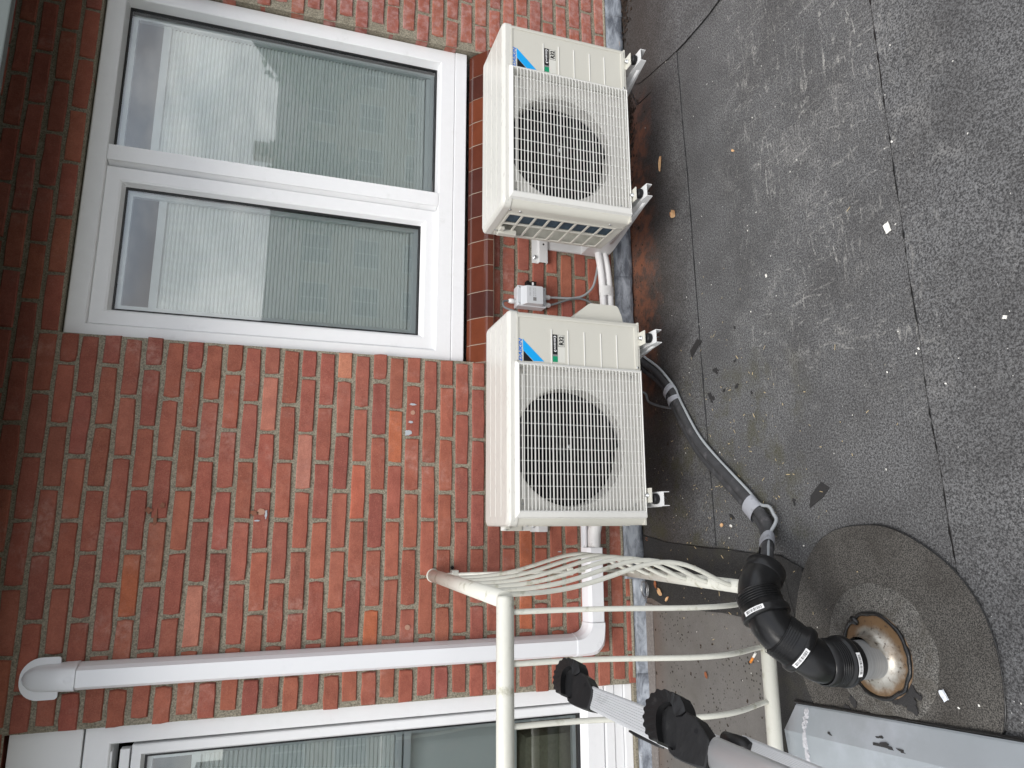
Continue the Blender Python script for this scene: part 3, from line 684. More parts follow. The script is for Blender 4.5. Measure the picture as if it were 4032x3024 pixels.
flash(1.98, 3.4, .010, .10, .020, 1); flash(.56, 2.0, .012, .100, .017, 2); flash(-.35, .575, .014, .098, .020, 3)
flash(-.80, -.33, .012, .098, .018, 4.3, .035); flash(-1.20, -.79, -.002, .060, .022, 6); flash(-2.4, -1.185, -.002, .060, .026, 7)
# paint marks, filled screw holes and a drill hole on the bricks
m_pmark = M('grey_blue_paint', (.42, .45, .48), .7, bump=.5, bsc=200); m_plug = M('filled_hole', (.42, .24, .17), .9, bump=.6, bsc=200); m_rust = M('brown_stain', (.24, .10, .06), .9, var=.5, vsc=90)
def wallmark(px, py, rx, rz, mat, name, rot=0, jit=.6, n=18):
    c_ = onY(px, py, 0); pts = []
    for i in range(n):
        a_ = 2 * math.pi * i / n; k_ = 1 + jit * noise.noise(Vector((math.cos(a_) * 2 + px, math.sin(a_) * 2 + py, 0)))
        x_, z_ = rx * k_ * math.cos(a_), rz * k_ * math.sin(a_)
        pts.append((c_.x + x_ * math.cos(rot) - z_ * math.sin(rot), c_.z + x_ * math.sin(rot) + z_ * math.cos(rot)))
    b = MB(); b.prism(pts, -.0030, .004, 'y'); b.build(name, mat, house)
for q in ((1626, 1593, .004, .013), (1617, 1662, .005, .009), (1609, 1704, .011, .014), (1047, 2026, .016, .004), (1012, 2050, .003, .010), (2203, 2172, .002, .008)): wallmark(*q, m_pmark, 'paint_mark')
for q in ((1625, 1625, .009, .009), (1604, 2470, .010, .010), (1028, 2015, .012, .014)): wallmark(*q, m_plug, 'filled_hole', 0, .25)
for q in ((585, 2010, .012, .012), (612, 2040, .022, .006), (640, 1990, .010, .008), (1000, 2020, .008, .016)): wallmark(*q, m_rust, 'rust_stain', 0, 1.0)
wallmark(1781, 2236, .008, .006, m_blk, 'drill_hole')
# mortar fillet above the lead
mf = MB(); mf.tube([Vector((x * .05, -.002 + .002 * noise.noise(Vector((x * .7, 0, 0))), (.104 if x * .05 > -.8 else .066) + .004 * noise.noise(Vector((x * .9, 3, 0))))) for x in range(-24, 60)], .007, 7)
mf.build('mortar_fillet', m_mortar, house)
# glazed clay sill tiles
TC = [(.105, .030, .018), (.088, .027, .018), (.075, .026, .021), (.11, .032, .019), (.15, .043, .022), (.068, .023, .018)]
TW = 0.118; xs = 1.604; k = 0
prof = [(.046, .797), (.02, .785), (-.030, .742), (-.040, .736), (-.044, .728), (-.045, .703), (-.040, .700), (-.02, .700), (.0, .712), (.046, .72)]
while xs > .13:
    w_ = TW if xs - TW > .12 else xs - .108
    b = MB(); n = len(prof)
    v = [(xs - w_ + .002, y, z) for y, z in prof] + [(xs - .002, y, z) for y, z in prof]
    b.add(v, [tuple(range(n)), tuple(reversed(range(n, 2 * n)))] + [(i, n + i, n + (i + 1) % n, (i + 1) % n) for i in range(n)])
    o = b.build('sill_tile', m_tile, house); col = TC[(k * 5 + k // 3) % 6]; o.color = (*col, 1); o.location.y = rb.uniform(-.001, .001); o.location.z = rb.uniform(-.0008, .0008)
    xs -= w_; k += 1
sj = MB(); pj = [(y + (.0022 if y < 0 else 0), z - .0022) for y, z in prof]; n = len(pj)
sj.add([(.109, y, z) for y, z in pj] + [(1.603, y, z) for y, z in pj], [tuple(range(n)), tuple(reversed(range(n, 2 * n)))] + [(i, n + i, n + (i + 1) % n, (i + 1) % n) for i in range(n)])
sj.build('sill_joint', M('sill_mortar', (.36, .30, .24), .9), house)
# ------------------------------------------------------------------ window
def ring(x0, x1, z0, z1, ins, prof):
    """mitred frame: outer rect, prof = [(inset, y)...]; ins = per-side inset scale (l, r, b, t)"""
    b = MB(); loops = []
    for (d, y) in prof:
        loops.append([(x0 + d * ins[0], y, z0 + d * ins[2]), (x1 - d * ins[1], y, z0 + d * ins[2]), (x1 - d * ins[1], y, z1 - d * ins[3]), (x0 + d * ins[0], y, z1 - d * ins[3])])
    for a, c in zip(loops[:-1], loops[1:]):
        for i in range(4):
            j = (i + 1) % 4; b.add([a[i], a[j], c[j], c[i]], [(0, 1, 2, 3)])
    # fine mitre line: 0.5 mm grooves read as a slightly darker joint
    return b
win = ring(.095, 1.617, .868, 2.312, (1, 1, 1, 1), [(0, .12), (0, .046), (.003, .043), (.064, .043), (.068, .046), (.074, .098), (.074, .13)]).build('window', m_upvc, house)
win['label'] = 'two light window with pleated blinds'
b = MB(); b.box(.095, 1.617, .040, .13, .812, .8665, .003); b.build('sill_profile', m_upvc, win)
b = MB(); b.box(.825, .889, .042, .13, .935, 2.243, .003)
b.add([(.825, .05, .94), (.825, .05, 2.24), (.800, .10, 2.24), (.800, .10, .94)], [(0, 1, 2, 3)])
b.build('mullion', m_upvc, win)
sash = ring(.165, .806, .935, 2.243, (1, 1, 1, 1), [(0, .10), (0, .062), (.004, .058), (.050, .058), (.058, .062), (.068, .086), (.068, .12)]).build('sash', m_upvc, win)
def gask(x0, x1, z0, z1, y, par, w_=.006):
    ring(x0, x1, z0, z1, (1, 1, 1, 1), [(0, y + .002), (0, y - .001), (w_, y - .001), (w_, y + .03)]).build('gasket', m_gasket, par)
LG = (.233, .738, 1.003, 2.175); RG = (.889, 1.543, .942, 2.238)
gask(*LG, .088, win); gask(*RG, .097, win)
def pane(x0, x1, z0, z1, y, par):
    return mesh('pane', [(x0, y, z0), (x1, y, z0), (x1, y, z1), (x0, y, z1)], [(0, 1, 2, 3)], m_glass, par)
pane(*LG, .094, win); pane(*RG, .103, win)
def blind(x0, x1, z0, z1, y, par, pitch=.0148, zig=.010):
    n = round((z1 - z0) / pitch) * 2; pitch = (z1 - z0) * 2 / n; vs = []; fs = []
    for k in range(n + 1):
        z = z1 - (k // 2) * pitch - (.66 * pitch if k % 2 else 0); yy = y + (0 if k % 2 else zig)
        vs += [(x0, yy, z), (x1, yy, z)]
        if k: a = 2 * k - 2; fs.append((a, a + 1, a + 3, a + 2))
    o = mesh('blind', vs, fs, m_pleat, par); o['kind'] = 'stuff'
    r = MB(); r.box(x0 - .008, x1 + .008, y - .008, y + .022, z1, z1 + .030, .002); r.build('blind_rail', m_brail, par)
    r = MB(); r.box(x0 - .010, x1 + .010, y - .006, y + .020, z0 - .026, z0 - .001, .002); r.build('blind_rail', m_brail, par)
    return o
blind(.262, .716, 1.045, 2.030, .128, win); blind(.918, 1.512, .988, 2.085, .138, win)
def blindframe(x0, x1, z0, z1, y, par, w_=.018):
    ring(x0, x1, z0, z1, (1, 1, 1, 1), [(0, y + .02), (0, y), (w_, y), (w_, y + .02)]).build('blind_frame', m_brail, par)
blindframe(.243, .732, 1.010, 2.170, .112, win); blindframe(.899, 1.530, .950, 2.228, .122, win)
b = MB(); b.box(0, 1.72, .36, 2.6, .6, .61); b.box(0, 1.72, 2.6, 2.62, .6, 2.5); b.box(-.02, 0, .36, 2.6, .6, 2.5); b.box(1.72, 1.74, .36, 2.6, .6, 2.5); b.box(0, 1.72, .36, 2.6, 2.5, 2.51)
b.build('room', m_int, house)
# ------------------------------------------------------------------ terrace door
door = ring(-2.35, DX + .018, .195, 2.090, (1, 1, 1, 1), [(0, .12), (0, .036), (.003, .033), (.074, .033), (.078, .036), (.084, .070), (.090, .11)]).build('terrace_door', m_upvc, house)
b = MB(); b.box(-2.35, DX + .016, .030, .11, 2.095, 2.306, .003); b.build('roller_box', m_upvc2, door)
b = MB(); b.box(-2.35, DX + .0, .026, .11, .150, .190, .003); b.box(-2.35, DX - .002, .030, .11, .108, .147, .003); b.box(-2.35, DX - .004, .022, .11, .070, .105, .003); b.build('door_sill', m_upvc, door)
b = MB(); b.box(-2.35, -1.31, .040, .09, 2.005, 2.030, .003); b.box(-2.35, -1.31, .055, .09, 1.955, 1.985, .002); b.build('door_head', m_upvc, door)
ring(-2.30, -1.300, .245, 1.950, (1, 1, 1, 1), [(0, .10), (0, .058), (.004, .055), (.030, .055), (.04, .078), (.04, .11)]).build('door_sash', m_upvc, door)
gask(-2.262, -1.338, .283, 1.912, .078, door, .008)
pane(-2.262, -1.338, .283, 1.912, .084, door)
ring(-2.255, -1.345, .295, 1.905, (1, 1, 1, 1), [(0, .12), (0, .10), (.016, .10), (.016, .12)]).build('blind_frame', m_brail, door)
blind(-2.24, -1.36, 1.045, 1.735, .118, door, .0158, .011)
b = MB(); b.box(-2.24, -1.36, .112, .14, .985, 1.012, .002); b.build('blind_rail', m_brail, door)
b = MB(); b.box(-2.6, -1.24, .75, 2.4, .0, .01); b.box(-2.6, -1.2, 2.4, 2.42, 0, 2.4); b.box(-1.22, -1.2, .36, 2.4, 0, 2.4); b.box(-2.6, -2.58, .36, 2.4, 0, 2.4); b.box(-2.6, -1.2, .36, 2.4, 2.4, 2.41)
b.build('room', m_door_in, house)
sofa = thing('sofa', 'pale cloth sofa back standing inside behind the terrace door glass', 'sofa', (-1.9, .30, 0))
b = MB(); b.box(-.55, .52, -.08, .12, .50, 1.02, .05); b.build('backrest', m_sofa, sofa)
b = MB(); b.box(-.55, .46, -.10, .55, .14, .49, .05); b.build('seat', m_sofa2, sofa)
# ================================================================== AIR CONDITIONERS
AW, AD, AH = .755, .273, .525
def make_ac(loc, label, with_cover):
    t = thing('air_conditioner', label, 'air conditioner', loc, 'outdoor air conditioner units hung on the wall')
    b = MB()
    # left end post wrapping round the corner, back post, right end and right front panel frame
    left = arcpts(.030, .030, .030, 180, 270, 8)
    path = [(0, .066)] + left + [(.040, 0)]
    def wallstrip(bb, path, z0, z1, th=.0):
        v = [(x, y, z0) for x, y in path] + [(x, y, z1) for x, y in path]; n = len(path)
        bb.add(v, [(i, i + 1, n + i + 1, n + i) for i in range(n - 1)], True)
    wallstrip(b, path, .004, .492)
    b.box(-.0005, .004, .060, .072, .004, .492); b.box(-.0005, .004, .262, AD, .004, .492)
    b.box(-.0005, .004, .070, .264, .474, .492); b.box(-.0005, .004, .070, .264, .004, .034)
    pr = [(.565, -.0005)] + [(AW - .014, -.0005)] + arcpts(AW - .014, .0135, .014, 270, 360, 5) + [(AW, AD)]
    wallstrip(b, pr, .004, .492)
    b.box(.0, AW, .0, AD, .0, .006); b.box(.0, AW, AD - .004, AD, .0, .49)
    b.build('casing', m_ac, t)
    # recessed right panel with raised rim
    b = MB(); b.box(.572, .741, -.0035, .004, .496 - .012, .492, .001); b.box(.733, .741, -.0035, .004, .02, .485, .001); b.box(.572, .741, -.0035, .004, .008, .022, .001); b.build('panel_rim', m_ac, t)
    for zr in (.3575, .2930, .2280, .1610, .0960):
        b = MB(); b.box(.566, .698, -.0030, 0, zr - .0016, zr + .0016, .0007); b.build('rib', m_acw, t)
    # lid
    b = MB(); o1 = rrect(-.003, AW + .003, -.003, AD + .003, [.032, .016, .01, .01], 6); o2 = rrect(.001, AW - .001, .001, AD - .001, [.030, .014, .01, .01], 6); o3 = rrect(.010, AW - .010, .010, AD - .008, [.026, .012, .01, .01], 6)
    n = len(o1); lv = [(x, y, .489) for x, y in o1] + [(x, y, .513) for x, y in o1] + [(x, y, .520) for x, y in o2] + [(x, y, .525) for x, y in o3]
    fs_ = [tuple(reversed(range(n))), tuple(range(3 * n, 4 * n))]
    for a in range(3): fs_ += [(a * n + i, a * n + (i + 1) % n, (a + 1) * n + (i + 1) % n, (a + 1) * n + i) for i in range(n)]
    b.add(lv, fs_); b.build('lid', m_lid, t)
    b = MB()
    for yy in (.075, .14, .205): b.box(.03, AW - .03, yy, yy + .003, .5245, .5262, .0004)
    b.build('lid_rib', m_lid, t)
    # front panel with round outlet
    cx, cz, Rf = .277, .278, .213
    b = MB(); N = 64; x0, x1, z0, z1 = .038, .562, .008, .490; yp = .022
    def rectpt(a):
        dx, dz = math.cos(a), math.sin(a)
        k = min(((x1 if dx > 0 else x0) - cx) / dx if abs(dx) > 1e-6 else 9e9, ((z1 if dz > 0 else z0) - cz) / dz if abs(dz) > 1e-6 else 9e9)
        return (cx + dx * k, yp, cz + dz * k)
    angs = sorted([2 * math.pi * i / N for i in range(N)] + [math.atan2(z - cz, x - cx) % (2 * math.pi) for x in (x0, x1) for z in (z0, z1)])
    N = len(angs)
    out = [rectpt(a) for a in angs]; c1 = [(cx + math.cos(a) * (Rf + .008), yp, cz + math.sin(a) * (Rf + .008)) for a in angs]
    c2 = [(cx + math.cos(a) * Rf, yp + .008, cz + math.sin(a) * Rf) for a in angs]; c3 = [(cx + math.cos(a) * (Rf - .004), yp + .075, cz + math.sin(a) * (Rf - .004)) for a in angs]
    b.add(out + c1 + c2 + c3, [(a * N + i, a * N + (i + 1) % N, (a + 1) * N + (i + 1) % N, (a + 1) * N + i) for a in range(3) for i in range(N)])
    b.build('front_panel', m_ac_in, t)
    b = MB(); b.box(.05, .55, .125, .13, .02, .48); b.build('shaded_coil', m_fan, t)  # coil sheet in near-black: shade of the fan cavity put into its colour
    fan = MB(); fan.lathe([(0, .045), (.03, .046), (.045, .055), (.048, .10)], (cx, 0, cz), 24, Matrix(((1, 0, 0), (0, 0, 1), (0, 1, 0))))
    f_ = fan.build('fan_hub', m_blk, t)
    for k in range(3):
        b = MB(); vs_ = []; fs2 = []
        for i in range(8):
            r_ = .045 + (Rf - .056) * i / 7
            for j in range(7):
                a = 2.094 * k + .3 + j / 6 * (1.15 + .2 * i / 7) + .25 * i / 7
                vs_.append((cx + math.cos(a) * r_, .050 + .040 * j / 6, cz + math.sin(a) * r_))
        for i in range(7):
            for j in range(6): fs2.append((i * 7 + j, i * 7 + j + 1, (i + 1) * 7 + j + 1, (i + 1) * 7 + j))
        b.add(vs_, fs2, True); b.build('fan_blade', m_fan, f_)
    # motor stay seen behind the blades, and screws
    b = MB(); b.box(.18, .19, .110, .118, .1, .45); b.box(.34, .35, .110, .118, .1, .45); b.build('motor_stay', m_blk, t)
    b = MB(); b.lathe([(0, .0), (.007, .0), (.008, .004), (.008, .01)], (cx, .036, cz), 12, Matrix(((1, 0, 0), (0, 0, 1), (0, 1, 0)))); b.build('fan_nut', m_screw, t)
    # grille: bevelled frame, horizontal bars in front, thin uprights behind
    gx0, gx1, gz0, gz1 = .022, .568, .000, .500
    g_ = ring(gx0, gx1, gz0, gz1, (1, .45, .35, .55), [(0, .004), (.006, -.012), (.022, -.018), (.027, -.016), (.030, -.004), (.032, .020)]).build('grille_frame', m_acw, t)
    ix0, ix1, iz0, iz1 = gx0 + .031, gx1 - .013, gz0 + .010, gz1 - .017
    b = MB(); nbar = 35
    for i in range(nbar):
        z = iz1 - .014 - (iz1 - iz0 - .020) * i / (nbar - 1)
        hh = .0018 if i % 5 == 3 else .00115
        b.box(ix0 - .003, ix1 + .003, -.0165, -.0122, z - hh, z + hh)
    g1 = b.build('grille_bar', m_acw, g_, stuff=True)
    b = MB()
    for i in range(11):
        x = ix0 + .036 + (ix1 - ix0 - .070) * i / 10
        b.box(x - .0008, x + .0008, -.0124, -.0095, iz0 + .001, iz1 - .001)
    b.box(ix0 + .036, ix1 - .036, -.0165, -.0122, iz1 - .009, iz1 - .006)
    b.build('grille_wire', m_acw, g_, stuff=True)
    for x, z in ((ix0 + .02, iz1 - .02), (ix1 - .02, iz1 - .03), (ix1 - .01, iz0 + .02), (ix0 + .02, iz0 + .02)):
        b = MB(); b.lathe([(0, 0), (.004, 0), (.0045, .002)], (x, .019, z), 10, Matrix(((1, 0, 0), (0, 0, 1), (0, 1, 0)))); b.build('screw', m_screw, t)
    # side lattice on the left end
    lt = MB()
    for y in (.072, .156, .258): lt.box(-.003, .003, y - .0045, y + .0045, .030, .477, .0015)
    for i in range(9):
        z = .034 + i * .0551; lt.box(-.0028, .0025, .072, .258, z - .0045, z + .0045, .0015)
    lt.build('side_grille', m_ac, t)
    b = MB(); b.box(.010, .030, .07, .160, .02, .485)
    for i in range(60): b.box(.008, .0098, .07, .160, .035 + i * .0075, .036 + i * .0075)
    b.build('side_coil', m_coil, t)
    b = MB(); b.box(.055, .06, .10, AD - .006, .02, .48); b.build('rear_plate', m_ac_in, t)
    for y, z in ((.040, .482), (.046, .07), (.046, .44), (.225, .483)):
        b = MB(); b.lathe([(0, 0), (.0042, 0), (.005, .003)], (-.0035, y, z), 10, Matrix(((0, 0, 1), (1, 0, 0), (0, 1, 0)))); b.build('screw', m_screw, t)
    b = MB(); b.box(-.012, .0, .185, .232, .455, .475, .003); b.box(-.02, .0, .21, .236, .40, .475, .002); b.build('handle_clip', m_ac, t)
    b = MB(); b.lathe([(0, 0), (.0045, 0), (.005, .003)], (.578, -.004, .012), 10, Matrix(((1, 0, 0), (0, 0, 1), (0, 1, 0)))); b.build('screw', m_screw, t)
    # logo and print
    y = -.0011
    lg = MB(); lg.prism([(.653, .468), (.6115, .4665), (.5740, .4270), (.5750, .3870)], y, 0, 'y'); lg.build('logo_band', m_blue, t)
    lg = MB(); lg.prism([(.6095, .4652), (.5718, .4652), (.5728, .4285)], y, 0, 'y'); lg.build('logo_triangle', m_print, t)
    textmesh('logo_lettering', 'DAIKIN', .5715, .6545, .4705, .4835, y, m_blue2, t, .25, .03)
    b = MB(); b.box(.5765, .679, y, 0, .3345, .3535); b.build('label_strip', m_print, t)
    b = MB(); b.box(.5765, .5975, y - .0004, y, .3345, .3535); b.build('label_green', m_green, t)
    b = MB(); b.box(.5975, .6045, y - .0004, y, .3345, .3535); b.build('label_fade', m_pgrey, t)
    textmesh('inverter_lettering', 'INVERTER', .6220, .6665, .3415, .3485, y - .0005, m_pwhite, t, .25, .02)
    for sx_ in (-1, 1):
        b = MB(); cxx = .6442; pts = []
        for i in range(9):
            a = math.radians(-58 + 116 * i / 8); pts.append((cxx + sx_ * (.0195 + .0105 * math.cos(a)), .344 + .0066 * math.sin(a) + .0008 * sx_))
        for i in range(8, -1, -1):
            a = math.radians(-58 + 116 * i / 8); pts.append((cxx + sx_ * (.0195 + .0068 * math.cos(a)), .344 + .0066 * math.sin(a) + .0008 * sx_))
        b.prism(pts, y - .0005, y, 'y'); b.build('swoosh', m_pwhite, t)
    b = MB(); b.box(.6350, .6785, y, 0, .3062, .3322); b.build('r32_border', m_print, t)
    b = MB(); b.box(.6360, .6775, y - .0003, y, .3072, .3312); b.build('r32_plate', m_lab, t)
    textmesh('r32_lettering', 'R32', .6405, .6740, .3100, .3285, y - .0007, m_print, t, 0, .045)
    b = MB(); b.box(.5765, .6340, -.0006, 0, .3062, .3340); b.build('label_blank', m_lab, t)
    # feet
    for fx in (.105, .690):
        ft = MB(); ft.box(fx - .026, fx + .026, -.038, .05, -.006, -.002, .001); ft.box(fx - .026, fx + .026, -.002, .001, -.006, .012, .0005)
        fo = ft.build('foot', m_ac, t)
        b = MB(); b.lathe([(0, .012), (.006, .012), (.006, .006), (.009, .006), (.009, 0)], (fx, -.016, -.002), 6); b.build('bolt', m_screw, fo)
    if with_cover:
        cv = MB(); o_ = [(.045, .10), (.25, .10), (.25, .265), (.085, .300)]
        cv.prism([(AW - .002, .262), (AW + .040, .222), (AW + .074, .180), (AW + .078, .170), (AW + .078, .064), (AW + .072, .056), (AW + .04, .042), (AW - .002, .034)], .055, .205, 'y')
        cv.build('valve_cover', m_ac, t)
        kb = MB(); kb.tube([(-.018, .20, .475), (.0, .20, .475)], .012, 10); kb.build('knob', m_acw, t)
        kb = MB(); kb.box(-.020, 0, .215, .262, .362, .418, .003); kb.build('side_lug', m_acw, t)
    return t
ac0 = make_ac((-.572, -.521, .269), 'left air conditioner, nearer the white railing, whole logo triangle showing beside its fan grille', True)
ac1 = make_ac((.575, -.5545, .299), 'right air conditioner under the window, rain spotted lid and open side grille with blue fins', False)
def make_bracket(x0, zb, arms, yend, rail_x0, rail_x1, rail_z, label):
    t = thing('wall_bracket', label, 'bracket', (0, 0, 0), 'white wall brackets under the air conditioners')
    b = MB(); b.box(rail_x0, rail_x1, -.004, -.001, rail_z + .004, rail_z + .034, .0008); b.box(rail_x0, rail_x1, -.022, -.019, rail_z - .034, rail_z + .004, .0008)
    b.box(rail_x0, rail_x1, -.021, -.002, rail_z + .002, rail_z + .0045); b.box(rail_x0, rail_x1, -.021, -.002, rail_z - .0365, rail_z - .034)
    rl = b.build('rail', m_steelw, t)
    for bx in (rail_x0 + .027, rail_x1 - .05):
        bo = MB(); bo.lathe([(0, .010), (.007, .010), (.0075, .002), (.011, .002), (.011, 0)], (bx, -.0045, rail_z + .020), 6, Matrix(((1, 0, 0), (0, 0, -1), (0, 1, 0)))); bo.build('bolt', m_screw, rl)
    ho = MB(); ho.lathe([(0, .0), (.0045, 0)], (rail_x0 + .087, -.0224, rail_z - .016), 12, Matrix(((1, 0, 0), (0, 0, 1), (0, 1, 0)))); ho.build('hole', m_blk, rl)
    for ax in arms:
        w2 = .024; a = MB()
        zt_ = zb - .030
        a.box(ax - w2, ax + w2, yend, -.004, zt_ - .0025, zt_, .0006)          # web
        for sgn in (-1, 1):                                                       # tapered side plates
            xx = ax + sgn * w2
            a.prism([(yend, zt_ - .001), (yend, zt_ - .024), (yend + .08, zt_ - .036), (-.10, zt_ - .120), (-.004, zt_ - .130), (-.004, zt_ + .002), (yend + .02, zt_ + .0)], xx - .0013, xx + .0013, 'x')
        a.box(ax - w2 + .001, ax + w2 - .001, -.012, -.002, zt_ - .12, zt_ + .20)
        ao = a.build('arm', m_steelw, t)
        em = MB(); em.tube([Vector((ax - w2 - .0016, yend + .06, zt_ - .022)), Vector((ax - w2 - .0016, -.16, zt_ - .078))], .007, 8, ell=(1, .25)); em.build('embossed_rib', m_steelw, ao)
        d = MB(); d.lathe([(0, 0), (.017, 0), (.019, .004), (.019, .016), (.016, .021), (0, .021)], (ax, yend + .040, zt_), 16); d.build('rubber_damper', m_blk, ao)
        s_ = MB(); s_.tube([(ax + .004, yend + .030, zt_ - .001), (ax + .004, yend + .030, zt_ - .03)], .003, 6); s_.build('bolt', m_screw, ao)
    return t
br0 = make_bracket(0, .2665, (.117, -.480), -.590, -.60, .15, .492, 'left pair of white bracket arms under the unit nearer the railing')
br1 = make_bracket(0, .2965, (1.270, .685), -.622, .592, 1.40, .475, 'right pair of white bracket arms with rail end showing beside the switch box')
# ================================================================== SWITCH BOX between the units
iso = thing('switch_box', 'grey isolator switch box with black lever on the brick wall', 'switch', (.366, 0, .464))
IW, IHh = .092, .132
b = MB(); b.box(0, IW, -.048, -.002, 0, IHh, .004); b.build('box_base', m_iso, iso)
b = MB(); b.box(-.001, IW + .001, -.056, -.0485, -.001, IHh + .001, .003)
b.add([], []); b.prism([(.012, .0), (.0, .0)], 0, 0) if False else None
b.build('cover_rim', m_iso, iso)
b = MB(); lo = rrect(.002, IW - .002, .014, IHh - .016, .004, 3); hi = rrect(.006, IW - .006, .024, IHh - .034, .004, 3); n = len(lo)
b.add([(x, -.056, z) for x, z in lo] + [(x, -.084, z) for x, z in hi], [tuple(range(n, 2 * n))] + [(i, (i + 1) % n, n + (i + 1) % n, n + i) for i in range(n)])
b.build('cover', m_iso, iso)
for x in (.009, IW - .009):
    for z in (.008, IHh - .008):
        b = MB(); b.lathe([(0, .0), (.0042, 0), (.0042, .003)], (x, -.0572, z), 10, Matrix(((1, 0, 0), (0, 0, 1), (0, 1, 0)))); b.build('screw', m_screw, iso)
b = MB(); b.prism([(IW, .052), (IW + .016, .050), (IW + .018, .072), (IW + .012, .080), (IW + .020, .090), (IW + .018, .096), (IW, .094)], -.075, -.045, 'y'); lev = b.build('lever', m_blk, iso)
b = MB(); b.box(IW - .001, IW + .012, -.078, -.070, .064, .072, .001); b.build('lever_tip', m_pwhite, lev)
b = MB(); b.box(.018, .034, -.0846, -.084, .055, .070); b.build('window_mark', m_pgrey, iso)
for i, (s_, a0, a1) in enumerate((('IP65 20A', .040, .078), ('CE', .066, .078), ('3P 690V AC', .038, .076), ('AC-23A 7,5 kW', .038, .076))):
    zz = .084 - i * .0085
    if s_ == 'CE': continue
    textmesh('print_line', s_, a0, a1, zz - .002, zz + .0025, -.0845, m_pgrey, iso, 0, .0)
def gland(x, z, dirn):
    g_ = MB(); s_ = dirn
    prof_ = [(0, .030), (.008, .030), (.010, .026), (.0115, .022), (.0115, .006), (.009, .005), (.009, 0)]
    g_.lathe([(r_, h_ * s_) for r_, h_ in prof_], (x, -.026, z), 8); g_.build('cable_gland', m_pwhite, iso)
gland(.026, IHh + .002, 1); gland(.024, -.002, -1); gland(.060, -.002, -1)
def cable(name, pts, r, mat, label, cat='cable', n=8, group=None):
    b = MB(); b.tube(catmull([Vector(p) for p in pts], 8), r, n); return tag(b.build(name, mat), label, cat, group)
Yc = -.030
def pY(px, py, Y): return onY(px, py, Y)
cable('grey_cable', [(.426, -.026, .445), (.428, -.030, .40), (.432, -.034, .33), (.448, -.038, .275), (.49, -.042, .23), (.545, -.045, .212), (.60, -.03, .195)], .0052, m_cable2, 'light grey cable from the right gland curving over to the white pipes', n=10)
cable('grey_cable', [(.390, -.026, .445), (.398, -.030, .41), (.418, -.034, .36), (.432, -.036, .31), (.428, -.038, .26), (.405, -.04, .222), (.37, -.03, .17), (.30, -.04, .15)], .0048, m_cable, 'darker grey cable from the left gland down behind the valve cover', n=10)
cable('grey_cable', [(.392, -.026, .620), (.389, -.030, .645), (.372, -.045, .660), (.348, -.06, .655), (.325, -.09, .62), (.30, -.12, .58)], .0048, m_cable, 'short grey cable looping from the top gland behind the left unit')
# white insulated pipes between the units
pp = thing('insulated_pipes', 'pair of white insulated pipes running low on the wall between the units', 'pipe', (0, 0, 0))
A = [(1.0, -.16, .235), (.80, -.08, .232), (.70, -.048, .205), (.60, -.046, .188), (.50, -.046, .180), (.38, -.046, .176), (.25, -.08, .18)]
Bp = [(1.0, -.16, .195), (.80, -.08, .192), (.70, -.046, .172), (.60, -.044, .153), (.50, -.044, .145), (.38, -.044, .140), (.25, -.08, .145)]
for pl, r_ in ((A, .0165), (Bp, .0155)):
    b = MB(); b.tube(catmull(pl, 8), r_, 14); b.build('pipe', m_foamw, pp)
b = MB(); b.tube([(.500, -.047, .163), (.478, -.047, .1625), (.455, -.047, .161)], [.0185, .0190, .0186], 16, False, ell=(1.9, 1.05)); b.build('tape_wrap', m_tapew, pp)
# ================================================================== WHITE TRUNKING
tk = thing('pipe_trunking', 'white plastic trunking running up the bricks and round the corner', 'trunking', (0, 0, 0))
def ductprof(w_, d): return [(-w_ / 2, 0), (-w_ / 2 + .002, -d * .30), (-w_ / 2 + .008, -d * .72), (-w_ / 2 + .018, -d), (w_ / 2 - .018, -d), (w_ / 2 - .008, -d * .72), (w_ / 2 - .002, -d * .30), (w_ / 2, 0)]
TX, TZ, DW, DD = -1.055, .2545, .088, .062
def duct(path_fn, w_, d, name, ks):
    pr_ = ductprof(w_, d); n = len(pr_); vs_ = []; fs_ = []
    for k in ks:
        for (a, dd) in pr_: vs_.append(path_fn(k, a, dd))
    for i in range(len(ks) - 1):
        for j in range(n - 1): fs_.append((i * n + j, i * n + j + 1, (i + 1) * n + j + 1, (i + 1) * n + j))
    fs_ += [tuple(range(n)), tuple(reversed(range((len(ks) - 1) * n, len(ks) * n)))]
    b = MB(); b.add(vs_, fs_); return b.build(name, m_trunk, tk)
duct(lambda k, a, d: (TX + a, d - .003, k), DW, DD, 'upright_duct', [.335, 2.13])
duct(lambda k, a, d: (k, d - .003, TZ + a), DW, DD, 'horizontal_duct', [-.965, -.665])
b = MB(); b.box(-.965, -.56, -.014, -.003, TZ - .036, TZ + .044, .002); b.box(-.665, -.56, -.03, -.003, TZ - .034, TZ - .030); b.box(-.665, -.56, -.03, -.003, TZ + .028, TZ + .032); b.build('back_channel', m_trunk, tk)
